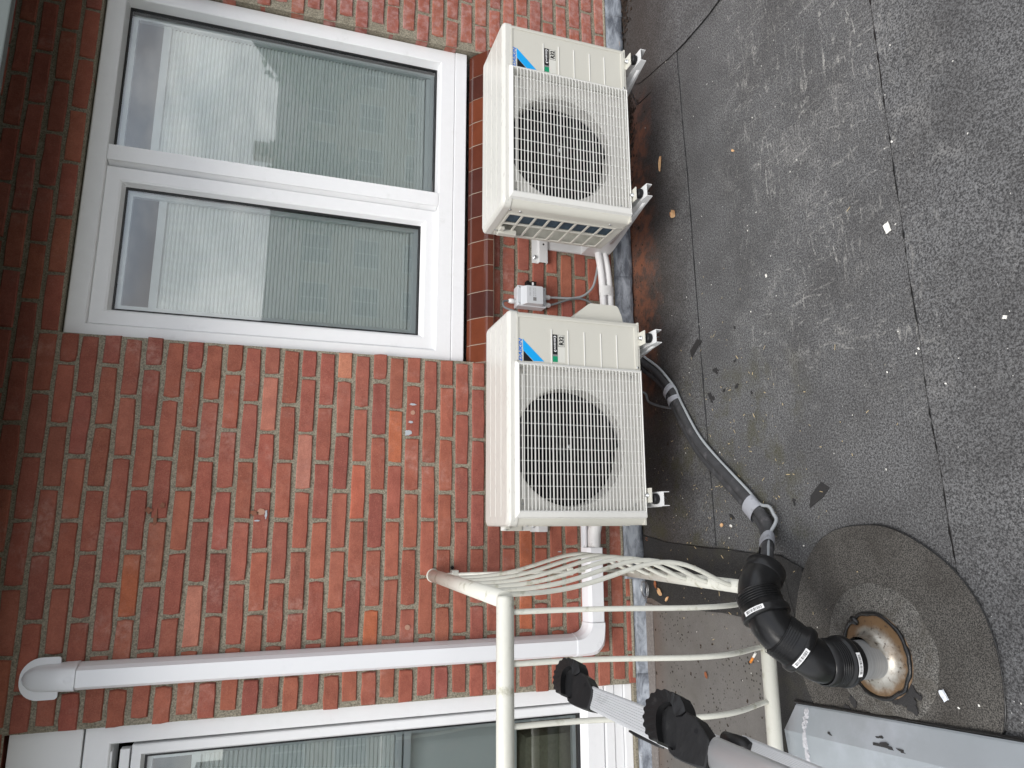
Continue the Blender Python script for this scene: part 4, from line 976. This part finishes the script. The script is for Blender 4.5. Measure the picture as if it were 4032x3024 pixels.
# elbow
def elb(k, a, d):
    # k 0..1 turns from up to right, centre at (TX+.088, TZ+.088)
    th = math.radians(180 + 90 * k); Rr = .090 - a
    return (TX + .090 + Rr * math.cos(th), d - .0035, TZ + .090 + Rr * math.sin(th))
pr2 = ductprof(.092, .066)
vs_ = []; fs_ = []; ks = [i / 12 for i in range(13)]; n = len(pr2)
sq = []
for k in ks:
    for (a, dd) in pr2:
        p = elb(k, a, dd)
        # outer corner nearly square: push outwards
        if a < 0:
            cxn, czn = TX + .090, TZ + .090; dx, dz = p[0] - cxn, p[2] - czn; m_ = max(abs(dx), abs(dz)); r0 = math.hypot(dx, dz); tgt = r0 * r0 / m_
            f_ = min(1.22, tgt / r0) if r0 > 0 else 1; f_ = 1 + (f_ - 1) * min(1, abs(a) / .046)
            p = (cxn + dx * f_, p[1], czn + dz * f_)
        vs_.append(p)
for i in range(12):
    for j in range(n - 1): fs_.append((i * n + j, i * n + j + 1, (i + 1) * n + j + 1, (i + 1) * n + j))
b = MB(); b.add(vs_, fs_)
b.build('elbow', m_trunk, tk)
duct(lambda k, a, d: (TX + a * 1.045, d * 1.045 - .003, k), DW, DD, 'elbow_collar', [.335, .349])
# end cap: flared rounded plate with a domed hood
b = MB(); o_ = [(x, z) for x, z in rrect(TX - .068, TX + .064, 2.175, 2.288, [.01, .01, .060, .060], 8)]
b.prism(o_, -.012, -.003, 'y'); b.build('cap_plate', m_trunk, tk)
vs_ = []; fs_ = []; rows = [(2.118, DW / 2 + .003, .066), (2.158, DW / 2 + .002, .065), (2.190, DW / 2, .060), (2.215, DW / 2, .045), (2.240, DW / 2 - .002, .040), (2.262, DW / 2 - .010, .030), (2.276, DW / 2 - .022, .018), (2.280, .012, .012)]
for (z, hw, d) in rows:
    for (a, dd) in ductprof(hw * 2, d): vs_.append((TX + a, min(dd, 0) - .003, z))
for i in range(len(rows) - 1):
    for j in range(n - 1): fs_.append((i * n + j, i * n + j + 1, (i + 1) * n + j + 1, (i + 1) * n + j))
b = MB(); b.add(vs_, fs_, True); cp = b.build('end_cap', m_trunk, tk)
for (x, z, y) in ((TX - .0, 2.138, -.0692), (TX + .004, TZ + .002, -.0705)):
    b = MB(); b.lathe([(.0095, .0006), (.0105, .0012), (.0115, .0006)], (x, y, z), 20, Matrix(((1, 0, 0), (0, 0, -1), (0, 1, 0)))); b.build('embossed_mark', m_trunk, tk)
wp = MB(); wp.tube(catmull([(-.62, -.10, .262), (-.60, -.07, .262), (-.585, -.12, .265), (-.55, -.16, .27)], 6), .026, 16) if False else wp.tube([Vector((-.74, -.034, .252)), Vector((-.66, -.036, .252)), Vector((-.60, -.045, .254)), Vector((-.53, -.10, .262))], [.027, .0275, .0285, .028], 18)
tag(wp.build('wrapped_pipe', m_tapew), 'white tape wrapped pipe entering the open end of the trunking', 'pipe')
# ================================================================== RAILING
RX, RY, RZT, RZB, RR = -.765, -.932, .935, .108, .0238
rl = thing('railing', 'cream painted metal railing with bellied bars around the terrace', 'railing', (RX, 0, 0))
def rpart(name, pts, r, n=16, par=rl):
    b = MB(); b.tube([Vector(p) - Vector((RX, 0, 0)) for p in pts], r, n); return b.build(name, m_rail, par)
rpart('top_rail', [(RX, -.002, RZT), (RX, RY + .004, RZT)], RR)
rpart('top_rail', [(RX + .012, RY, RZT), (RX + .006, RY, RZT), (-3.2, RY, RZT)], [RR * .8, RR, RR])
rpart('bottom_rail', [(RX, -.005, RZB), (RX, RY + .004, RZB)], RR * .92)
rpart('bottom_rail', [(RX + .010, RY, RZB), (-3.2, RY, RZB)], RR * .92)
b = MB(); b.lathe([(0, 0), (.0255, 0), (.0265, .003), (.024, .005)], (0, -.004, RZT), 18, Matrix(((1, 0, 0), (0, 0, 1), (0, -1, 0)))); b.build('wall_flange', m_rail, rl)
for z_ in (.85, .36):
    b = MB(); b.box(-.012, .020, -.035, -.002, z_ - .012, z_ + .016, .004); b.build('wall_lug', m_rail, rl)
def belly(t_):  # outward bulge, t 0 top .. 1 bottom
    return .080 * (math.sin(math.pi * min(1, max(0, (t_ - .05) / .95)) ** 1.75) ** 1.5)
def bar(p0, out, r=.0074):
    pts = []
    for i in range(29):
        t_ = i / 28; z = RZT - .012 + (RZB + .006 - RZT + .012) * t_; b_ = belly(t_)
        pts.append((p0[0] + out[0] * b_, p0[1] + out[1] * b_, z))
    rpart('baluster', pts, r, 10)
rpart('baluster', [(RX + .004, -.028, RZT - .05), (RX + .004, -.028, RZB)], .0068, 10)
for y in (-.145, -.275, -.405, -.535, -.665, -.795): bar((RX, y), (1, 0))
for x in (RX - .032, RX - .163, RX - .316, RX - .46, RX - .605, RX - .75, RX - .895): bar((x, RY), (0, -1))
# ================================================================== VENT PIPE, BLACK ELBOWS
PX, PY_ = -.908, -1.268
vt = thing('vent_pipe', 'grey metal vent pipe rising from a stained flared flange on the roof', 'vent pipe', (PX, PY_, 0))
b = MB(); b.lathe([(.0475, .190), (.0475, .0)], (0, 0, 0), 40); b.build('pipe', m_vent, vt)
b = MB(); b.lathe([(.048, .085), (.049, .066), (.053, .052), (.062, .042), (.078, .0365), (.096, .0345), (.106, .0335), (.108, .028)], (.006, .006, 0), 48); b.build('flange', m_flange, vt)
tb = []
for i in range(65):
    a = 2 * math.pi * i / 64; r_ = .103 + .006 * noise.noise(Vector((math.cos(a) * 3, math.sin(a) * 3, 0)))
    tb.append(Vector((.006 + r_ * math.cos(a), .006 + r_ * math.sin(a), .0345)))
b = MB(); b.tube(tb, [.0045 + .0035 * abs(noise.noise(p * 60)) for p in tb], 8, False); b.build('tar_seal', m_tar, vt)
b = MB(); b.tube([(.078, .052, .034), (.084, .062, .037), (.090, .074, .034)], [.006, .011, .007], 8); b.build('tar_lump', m_tar, vt)
el = thing('drain_elbows', 'black plastic drain elbows on the vent pipe with white barcode labels', 'pipe', (PX, PY_, 0))
th_ = .559; d_ = Vector((math.cos(th_), math.sin(th_), 0)); u_ = Vector((0, 0, 1))
V1 = Vector((0, 0, .222)); V2 = V1 + (u_ + d_) * (.129 * .7071); V3 = V2 + d_ * .105; E_ = V3 + (d_ - u_) * (.085 * .7071)
def fillet(a, v, c, r, n=8):
    da = (a - v).normalized(); dc = (c - v).normalized(); ang = da.angle(dc); t_ = r / math.tan(ang / 2)
    p0 = v + da * t_; p1 = v + dc * t_; cen = v + (da + dc).normalized() * (r / math.sin(ang / 2)); out = []
    for i in range(n + 1):
        q = p0.lerp(p1, i / n) - cen; out.append(cen + q.normalized() * r)
    return out
RP = .0515
def seg(name, pts, r, par=el, mat=m_pe, n=36, caps=False): b = MB(); b.tube(pts, r, n, caps); return b.build(name, mat, par)
V0 = Vector((0, 0, .118)); s1 = (V2 - V1).normalized(); s2 = d_; s3 = (E_ - V3).normalized()
j1 = V1.lerp(V2, .52); j2 = V2.lerp(V3, .45)
e1 = seg('elbow', [V0] + fillet(V0, V1, V2, .075) + [j1], RP)
e2 = seg('elbow', [j1] + fillet(V1, V2, V3, .075) + [j2], RP)
e3 = seg('elbow', [j2] + fillet(V2, V3, E_, .075) + [E_], RP)
def collar(name, c, ax, prof_, par, n=36):
    q = ax.to_track_quat('Z', 'Y').to_matrix(); b = MB(); b.lathe(prof_, c, n, q); return b.build(name, m_pe, par)
sock = [(.0515, -.050), (.0555, -.047), (.0560, .0), (.0560, .002), (.0615, .005), (.0625, .010), (.0625, .020), (.0605, .024), (.0520, .026)]
collar('socket', V0 + Vector((0, 0, .048)), Vector((0, 0, -1)), sock, e1)
collar('socket', j1 + s1 * -.020, -s1 * -1, [(r_, -z_) for r_, z_ in sock][::-1] and [(.0515, -.006), (.0605, -.004), (.0625, 0), (.0625, .013), (.0600, .016), (.0565, .018), (.0560, .062), (.0515, .066)], e2)
collar('socket', j2 + s2 * -.012, s2, [(.0515, -.006), (.0605, -.004), (.0625, 0), (.0625, .013), (.0600, .016), (.0565, .018), (.0560, .060), (.0515, .064)], e3)
collar('rim', E_ - s3 * .03, s3, [(.0515, -.004), (.0545, 0), (.0545, .030), (.0530, .032), (.0490, .032), (.0480, -.02), (0, -.06)], e3)
for c_, ax in ((V0 + Vector((0, 0, .045)), Vector((0, 0, 1))), (j1 + s1 * .015, s1), (j2 + s2 * .022, s2)):
    for k in range(6): collar('ridge', c_ + ax * (k * .0062), ax, [(.0560, -.001), (.0576, 0), (.0560, .001)], el)
def barcode(c, ax, toward, wid=.058, hgt=.0115, rad=.0632):
    ax = ax.normalized(); t0 = (toward - ax * toward.dot(ax)).normalized(); t1 = ax.cross(t0)
    nn = 8; vs_ = []; fs_ = []
    for i in range(nn + 1):
        a = (i / nn - .5) * wid / rad; dr = t0 * math.cos(a) + t1 * math.sin(a)
        for s_ in (-1, 1): vs_.append(c + dr * rad + ax * (s_ * hgt / 2))
    for i in range(nn): fs_.append((2 * i, 2 * i + 1, 2 * i + 3, 2 * i + 2))
    lb = mesh('barcode_label', vs_, fs_, m_pwhite, el); md = lb.modifiers.new('s', 'SOLIDIFY'); md.thickness = .0004
    b = MB(); rr_ = random.Random(5); a = -.30
    while a < .34:
        w_ = rr_.choice((.008, .012, .02)); P4 = []
        for aa in (a * wid / rad * 1.25, (a + w_) * wid / rad * 1.25):
            dr = t0 * math.cos(aa) + t1 * math.sin(aa)
            for s_ in (-.32, .32): P4.append(c + dr * (rad + .0005) + ax * (s_ * hgt))
        b.add(P4, [(0, 1, 3, 2)]); a += w_ + rr_.choice((.008, .012, .022))
    b.build('barcode_print', m_blue2 if False else m_print, lb)
to = (CAM - Vector((PX, PY_, .25))).normalized()
barcode(V0 + Vector((0, 0, .033)), Vector((0, 0, 1)), to + Vector((-.15, 0, 0)))
barcode(j1 + s1 * -.0135, s1, to + Vector((-.25, 0, .2)))
barcode(j2 + s2 * -.0055, s2, to + Vector((-.2, 0, .6)))
# ================================================================== HOSE BUNDLE from the left unit to the black elbow
route = [(.23, -.03, .16), (.148, -.106, .06), (.05, -.241, .03), (-.044, -.335, .026), (-.10, -.365, .024), (-.271, -.496, .024), (-.406, -.659, .024), (-.500, -.782, .026), (-.566, -.862, .034), (-.612, -.905, .060), (-.655, -.985, .130), (-.700, -1.085, .215), (-.735, -1.16, .290)]
RC = catmull(route, 8)
def offs(P, dx, dz):
    out = []
    for i, p in enumerate(P):
        T_ = (P[min(i + 1, len(P) - 1)] - P[max(i - 1, 0)]); T_.z *= .3; T_ = T_.normalized(); N_ = Vector((-T_.y, T_.x, 0)).normalized()
        out.append(p + N_ * dx + Vector((0, 0, dz)))
    return out
hz = thing('insulated_hoses', 'two black foam hoses crossing the roof from the left unit to the elbow', 'hose', (0, 0, 0))
b = MB(); b.tube(offs(RC, .012, 0), .0185, 14); b.build('hose', m_hose, hz)
b = MB(); b.tube(offs(RC, -.017, -.004), .0150, 14); b.build('hose', m_hose, hz)
def sleeve(i0, i1, k, name='silver_tape'):
    P_ = offs(RC[i0:i1 + 1], -.001, 0); P2 = []
    for i in range(len(P_) - 1):
        for q in range(4): P2.append(P_[i].lerp(P_[i + 1], q / 4))
    P2.append(P_[-1])
    rr_ = [k * (1 + .05 * noise.noise(Vector((i * 1.3, i0, 0)))) for i in range(len(P2))]
    b = MB(); b.tube(P2, rr_, 18, False, ell=(.68, 1.12)); return b.build(name, m_duct, hz)
sleeve(22, 24, .0325); sleeve(27, 31, .0318); sleeve(56, 60, .0322); sleeve(73, 78, .0322)
cb = offs(RC, .0, 0)
cable('grey_cable', [(.20, -.05, .14)] + [tuple(p) for p in offs(RC, .038, .008)[8:22:4]] + [tuple(p) for p in offs(RC, .030, -.004)[24:60:5]] + [tuple(p) for p in offs(RC, .050, -.008)[62:70:3]] + [tuple(p) for p in offs(RC, .026, .0)[74:94:5]], .0055, m_cable2, 'light grey cable strapped along the outer side of the black hoses', n=9)
cable('grey_cable', [(-.03, -.05, .13), tuple(onZ(2530, 1545, .03)), tuple(onZ(2555, 1582, .02)), tuple(onZ(2600, 1600, .02)), tuple(onZ(2650, 1607, .025)), tuple(RC[32])], .0050, m_cable, 'thin grey cable dropping under the fan to the second hose tape', n=9)
# ================================================================== ZINC ROOF EDGE
zn = thing('zinc_edge', 'blue grey folded zinc roof edging in the lower corner', 'roof edging', (0, 0, 0))
zp0 = onZ(3146, 2799, .03); zp1 = onZ(3125, 2889, .03)
prs = [(0, .022), (-.004, .026), (-.075, .050), (-.20, .048), (-.205, .0)]
ya, yb = -.925, -3.2
def zx(y): return -1.095 + (-1.010 + 1.095) * ((y - ya) / (-1.66 - ya))
vs_ = []; ns = 12
for i in range(ns + 1):
    y = ya + (yb - ya) * i / ns
    for k_, (dx, z) in enumerate(prs): vs_.append((zx(y) + dx, y + (.018 if (i == 0 and k_ == 2) else 0) + (0 if i else -.01 * (k_ < 2)), z))
fs_ = [(i * 5 + j, (i + 1) * 5 + j, (i + 1) * 5 + j + 1, i * 5 + j + 1) for i in range(ns) for j in range(4)]
o = mesh('zinc_sheet', vs_, fs_, m_zinc, zn); md = o.modifiers.new('s', 'SOLIDIFY'); md.thickness = .0015
sc = MB(); rr_ = random.Random(9)
def zz(x, y):
    dx = x - zx(y); return .026 + (-dx - .004) / .071 * .024 if dx > -.075 else .050 - (-dx - .075) / .125 * .002
for i in range(150):
    t_ = (i % 50) / 49; x = zx(ya - .06) - .01 - t_ * .17; y = ya - .058 - .018 * t_ + rr_.uniform(-.007, .007); w_ = rr_.uniform(.004, .009)
    chip(sc, x, y, zz(x, y) + .001, w_ * .55, 1.2)
sc.build('mortar_smear', m_scuff, zn)
for (px, py, r) in ((3480, 2935, .016), (3510, 2945, .010), (3560, 2958, .009), (3465, 2903, .007), (3275, 2890, .006)):
    q = onZ(px, py, .04); blob(q.x, q.y, r * .5, r * 1.6, zz(q.x, q.y) + .0026, m_tar2, 'tar_stain', random.uniform(-.3, .3), 1.2, parent=zn, th=.0012)
bead(wav([(zx(ya) + .004, ya), (zx(-1.6) + .004, -1.6), (zx(-2.2) + .004, -2.2)], .006, 20), .020, .0045, 'tar_bead', zn)
# roof drop beyond the edge
drop = MB(); drop.box(-9, 9, -6.05, -6.0, -6, 0); drop.build('roof_fascia', m_brick_far, house)
# ================================================================== LADDER
ld = thing('ladder', 'folded aluminium ladder with black ribbed rubber feet leaning past the railing', 'ladder', depthpt(2344, 2753, 1.52))
LO = ld.location.copy()
A0 = depthpt(2344, 2753, 1.52); A1 = depthpt(2602, 2868, 1.36); LD = (A1 - A0).normalized()
B0 = depthpt(2808, 2963, 1.12); C0 = depthpt(2862, 2905, 1.22)
side = (LD.cross(CAM - A0)).normalized(); nrm = side.cross(LD).normalized()
def stile(P, length, w_, th, name, mat, ribs, taper=1):
    b = MB(); h = w_ / 2
    if ribs:
        pr_ = []; nr = 9
        for i in range(nr):
            a = -h + .004 + (w_ - .008) * i / nr; s_ = (w_ - .008) / nr
            pr_ += [(a, th / 2 - .0012), (a + s_ * .15, th / 2), (a + s_ * .8, th / 2), (a + s_ * .95, th / 2 - .0012)]
        out = [(-h, -th / 2), (-h, th / 2 - .004), (-h + .003, th / 2 - .001)] + pr_ + [(h - .003, th / 2 - .001), (h, th / 2 - .004), (h, -th / 2)]
    else: out = [(h * math.cos(a_) * (1 if abs(math.cos(a_)) < .9 else 1), th / 2 * math.sin(a_)) for a_ in [2 * math.pi * i / 28 for i in range(28)]]
    n = len(out)
    v = [P - LO + side * a * taper + nrm * c for a, c in out] + [P - LO + LD * .24 + side * a + nrm * c for a, c in out] + [P - LO + LD * length + side * a + nrm * c for a, c in out]
    b.add(v, [tuple(range(n)), tuple(reversed(range(2 * n, 3 * n)))]); b.add(v, [(l_ * n + i, l_ * n + (i + 1) % n, (l_ + 1) * n + (i + 1) % n, (l_ + 1) * n + i) for l_ in (0, 1) for i in range(n)], not ribs)
    return b.build(name, mat, ld)
stile(A0 - LD * .01, .95, .0585, .026, 'stile', m_alu, True, .79)
stile(B0 + LD * .0, .70, .050, .034, 'stile', m_alu2, False)
stile(C0 - nrm * .02 + LD * .02, .78, .030, .022, 'stile', m_alu, True)
def foot(P, k_, wid):
    """rubber shoe in side view (2-D outline in the ladder's own plane), given real thickness: socket, hooked ribbed sole, recessed web"""
    e = -LD; sdn = side if RT.dot(side) > 0 else -side
    def cv(pts): return [(-((x - 1455) * .92 + (y - 1010) * .39) * .0001886 * 1.36 * k_, ((x - 1455) * .39 - (y - 1010) * .92) * .0001886 * k_) for x, y in pts]
    def plate(pts, h0, h1, name, par, inset=.0022, soft=True):
        q = cv(pts); n = len(q); cx_ = sum(p[0] for p in q) / n; cy_ = sum(p[1] for p in q) / n
        def lay(f_, h): return [P - LO + e * (cx_ + (a - cx_) * f_) + sdn * (cy_ + (c - cy_) * f_) + nrm * h for a, c in q]
        d = max(abs(p[0] - cx_) + abs(p[1] - cy_) for p in q); f_ = 1 - inset / d * 2
        L_ = [lay(f_, h0), lay(1, h0 + inset), lay(1, h1 - inset), lay(f_, h1)]
        b = MB(); vs_ = [v for l_ in L_ for v in l_]
        b.add(vs_, [(l_ * n + i, l_ * n + (i + 1) % n, (l_ + 1) * n + (i + 1) % n, (l_ + 1) * n + i) for l_ in range(3) for i in range(n)] + [tuple(range(n)), tuple(reversed(range(3 * n, 4 * n)))])
        return b.build(name, m_rubber, par)
    h = wid / 2
    body = plate([(1236, 742), (1290, 742), (1330, 712), (1400, 762), (1448, 850), (1482, 930), (1470, 1010), (1420, 1150), (1330, 1135), (1250, 1112), (1180, 1080), (1142, 1042), (1128, 985), (1165, 1030), (1200, 1022), (1215, 960), (1228, 850)], -h, h, 'foot', ld)
    out = [(1318, 705), (1308, 640), (1280, 580), (1235, 548), (1170, 520), (1100, 512), (1040, 545), (985, 600), (955, 670), (938, 740), (934, 810), (945, 880), (975, 930), (1045, 968)]
    O2 = [tuple(p) for p in [(v.x, v.y) for v in catmull([Vector((x, y, 0)) for x, y in out], 4)]]
    O3 = []
    for i, (x, y) in enumerate(O2):
        dx, dy = x - 1130, y - 760; r_ = math.hypot(dx, dy); g_ = 5 if (i % 4 in (0, 1)) else -9
        if i < 8: g_ = 0
        O3.append((x + dx / r_ * g_, y + dy / r_ * g_))
    inn = [(1072, 958), (1066, 860), (1074, 760), (1098, 690), (1140, 648), (1190, 632), (1222, 650), (1240, 742), (1290, 744)]
    # the sole is a strip between outer and inner curves
    q0 = cv(O3); inn2 = catmull([Vector((x, y, 0)) for x, y in inn], 8); m0 = len(O3)
    q1 = []
    for i in range(m0):
        t_ = 1 - i / (m0 - 1); p = inn2[min(len(inn2) - 1, int(t_ * (len(inn2) - 1)))]; q1.append((p.x, p.y))
    q1 = cv(q1); b = MB(); vs_ = []; fs_ = []; hs = h * 1.18
    for q, hh_ in ((q1, -hs), (q0, -hs * .8), (q0, hs * .72), (q1, hs)):
        for a, c in q: vs_.append(P - LO + e * a + sdn * c + nrm * hh_)
    # slight inner step makes a rolled edge
    for l_ in range(3):
        for i in range(m0 - 1): fs_.append((l_ * m0 + i, l_ * m0 + i + 1, (l_ + 1) * m0 + i + 1, (l_ + 1) * m0 + i))
    for i in range(m0 - 1): fs_.append((3 * m0 + i, 3 * m0 + i + 1, i + 1, i))
    fs_ += [(0, m0, 2 * m0, 3 * m0), (m0 - 1, 4 * m0 - 1, 3 * m0 - 1, 2 * m0 - 1)]
    b.add(vs_, fs_); b.build('sole', m_rubber, body)
    plate([(1068, 958), (1062, 820), (1090, 690), (1150, 640), (1230, 650), (1245, 760), (1232, 900), (1212, 1000), (1160, 1035), (1125, 990)], -h * .9, h * .30, 'web', body, .001)
    q = cv([(1393, 868)])[0]; b = MB(); b.lathe([(0, 0), (.0042, 0)], P - LO + e * q[0] + sdn * q[1] + nrm * (h + .0004), 12, (nrm.to_track_quat('Z', 'Y').to_matrix())); b.build('hole', m_blk, body)
    return body
foot(A0, .94, .034)
foot(B0, 1.0, .036)
b = MB(); v = C0 - LO - nrm * .008; b.tube([v - LD * .012, v + LD * .01, v + LD * .03, v + LD * .045], [.012, .0145, .016, .010], 12, ell=(1, .8)); b.build('foot', m_rubber, ld)
b = MB(); q = A0 + LD * .20 + side * .035 - LO if (UP.dot(side) < 0) else A0 + LD * .20 - side * .035 - LO
b = MB(); sd_ = side if RT.dot(side) < 0 else -side
q0 = A0 - LO + sd_ * .0295
b.tube([q0 + LD * .12, q0 + LD * .14, q0 + LD * .20, q0 + LD * .215], [.002, .005, .005, .003], 8); b.build('clip', m_rubber, ld)
# ================================================================== STREET behind the camera, seen in the panes
gr = mesh('ground', [(-400, -400, -6), (400, -400, -6), (400, 400, -6), (-400, 400, -6)], [(0, 1, 2, 3)], M('grass_and_paving', (.07, .09, .05), .9, var=.4, vsc=.3)); gr['kind'] = 'structure'
m_fb = M('far_brick', (.30, .25, .19), .9, var=.2, vsc=.8); m_rt = M('roof_tiles', (.075, .06, .055), .8, var=.25, vsc=1.5); m_fw = M('far_frame', (.46, .46, .45), .5)
m_fg = M('far_glass', (.05, .06, .07), .08)
def far_house(x0, x1, y0, y1, eave, ridge, label, chim):
    t = thing('terraced_house', label, 'house', ((x0 + x1) / 2, y1, -6), 'houses across the street seen in the window reflections')
    c = Vector(t.location)
    b = MB(); b.box(x0 - c.x, x1 - c.x, y0 - c.y, 0, 0, eave + 6); b.build('wall', m_fb, t)
    ym = (y0 + y1) / 2 - c.y; b = MB()
    b.add([(x0 - c.x, .3, eave + 5.8), (x1 - c.x, .3, eave + 5.8), (x1 - c.x, ym, ridge + 6), (x0 - c.x, ym, ridge + 6), (x0 - c.x, y0 - c.y - .3, eave + 5.8), (x1 - c.x, y0 - c.y - .3, eave + 5.8)],
          [(0, 1, 2, 3), (3, 2, 5, 4), (0, 3, 4), (1, 5, 2)]); rf = b.build('roof', m_rt, t)
    if chim is not None:
        b = MB(); b.box(chim - c.x, chim + .8 - c.x, ym - .4, ym + .4, eave + 6, ridge + 7.1); b.build('chimney', m_fb, rf)
    k = int((x1 - x0) / 2.4)
    for fl in range(3):
        for i in range(k):
            xx = x0 - c.x + (i + .5) * (x1 - x0) / k; z_ = .9 + fl * 2.55
            if z_ + 1.5 > eave + 6: continue
            b = MB(); b.box(xx - .8, xx + .8, .0, .06, z_, z_ + 1.4); wf = b.build('window', m_fw, t)
            b = MB(); b.box(xx - .72, xx - .04, .061, .075, z_ + .08, z_ + 1.32); b.box(xx + .04, xx + .72, .061, .075, z_ + .08, z_ + 1.32); b.build('pane', m_fg, wf)
far_house(-26, -6, -38, -29, 1.9, 3.4, 'long terraced house across the street, left of the chimney', -12)
far_house(-5.8, 9, -38, -29, 1.9, 4.2, 'middle terraced house across the street with higher roof and chimney', 3)
far_house(9.2, 30, -40, -31, 1.6, 3.2, 'right terraced house across the street with low roof', 20)
far_house(30.5, 60, -44, -34, 3.2, 5.6, 'far right taller terraced house across the street', 40)
m_bark = M('bark', (.10, .075, .055), .9, bump=.6, bsc=10); m_fol = M('foliage', (.05, .08, .025), .8, var=.5, vsc=1.2)
def tree(x, y, h, r, label):
    t = thing('broadleaf_tree', label, 'tree', (x, y, -6), 'trees across the street'); b = MB()
    b.tube([(0, 0, 0), (.1, 0, h * .4), (0, .1, h * .75)], [.28, .2, .08], 8); b.build('trunk', m_bark, t)
    b = MB(); rt = random.Random(x)
    for i in range(1500):
        d = Vector((rt.gauss(0, 1), rt.gauss(0, 1), rt.gauss(0, 1))).normalized() * r * rt.random() ** .4
        k = .75 + .5 * noise.noise(d * .9); p = Vector((d.x * k, d.y * k, h * .68 + d.z * k * 1.1)); s_ = rt.uniform(.10, .22)
        u = Vector((rt.gauss(0, 1), rt.gauss(0, 1), rt.gauss(0, 1))).normalized(); v2 = u.orthogonal().normalized()
        b.add([p - u * s_, p + v2 * s_ * .6, p + u * s_, p - v2 * s_ * .6], [(0, 1, 2, 3)])
    b.build('crown', m_fol, t)
tree(-3.5, -24, 9.8, 2.2, 'bushy tree before the middle terraced house'); tree(14, -26, 10.2, 2.6, 'tree before the right terraced house')
tree(6.2, -25, 9.6, 1.8, 'smaller tree in front of the chimneyed house')
tree(21, -27, 10.4, 2.8, 'large tree by the low roofed house')
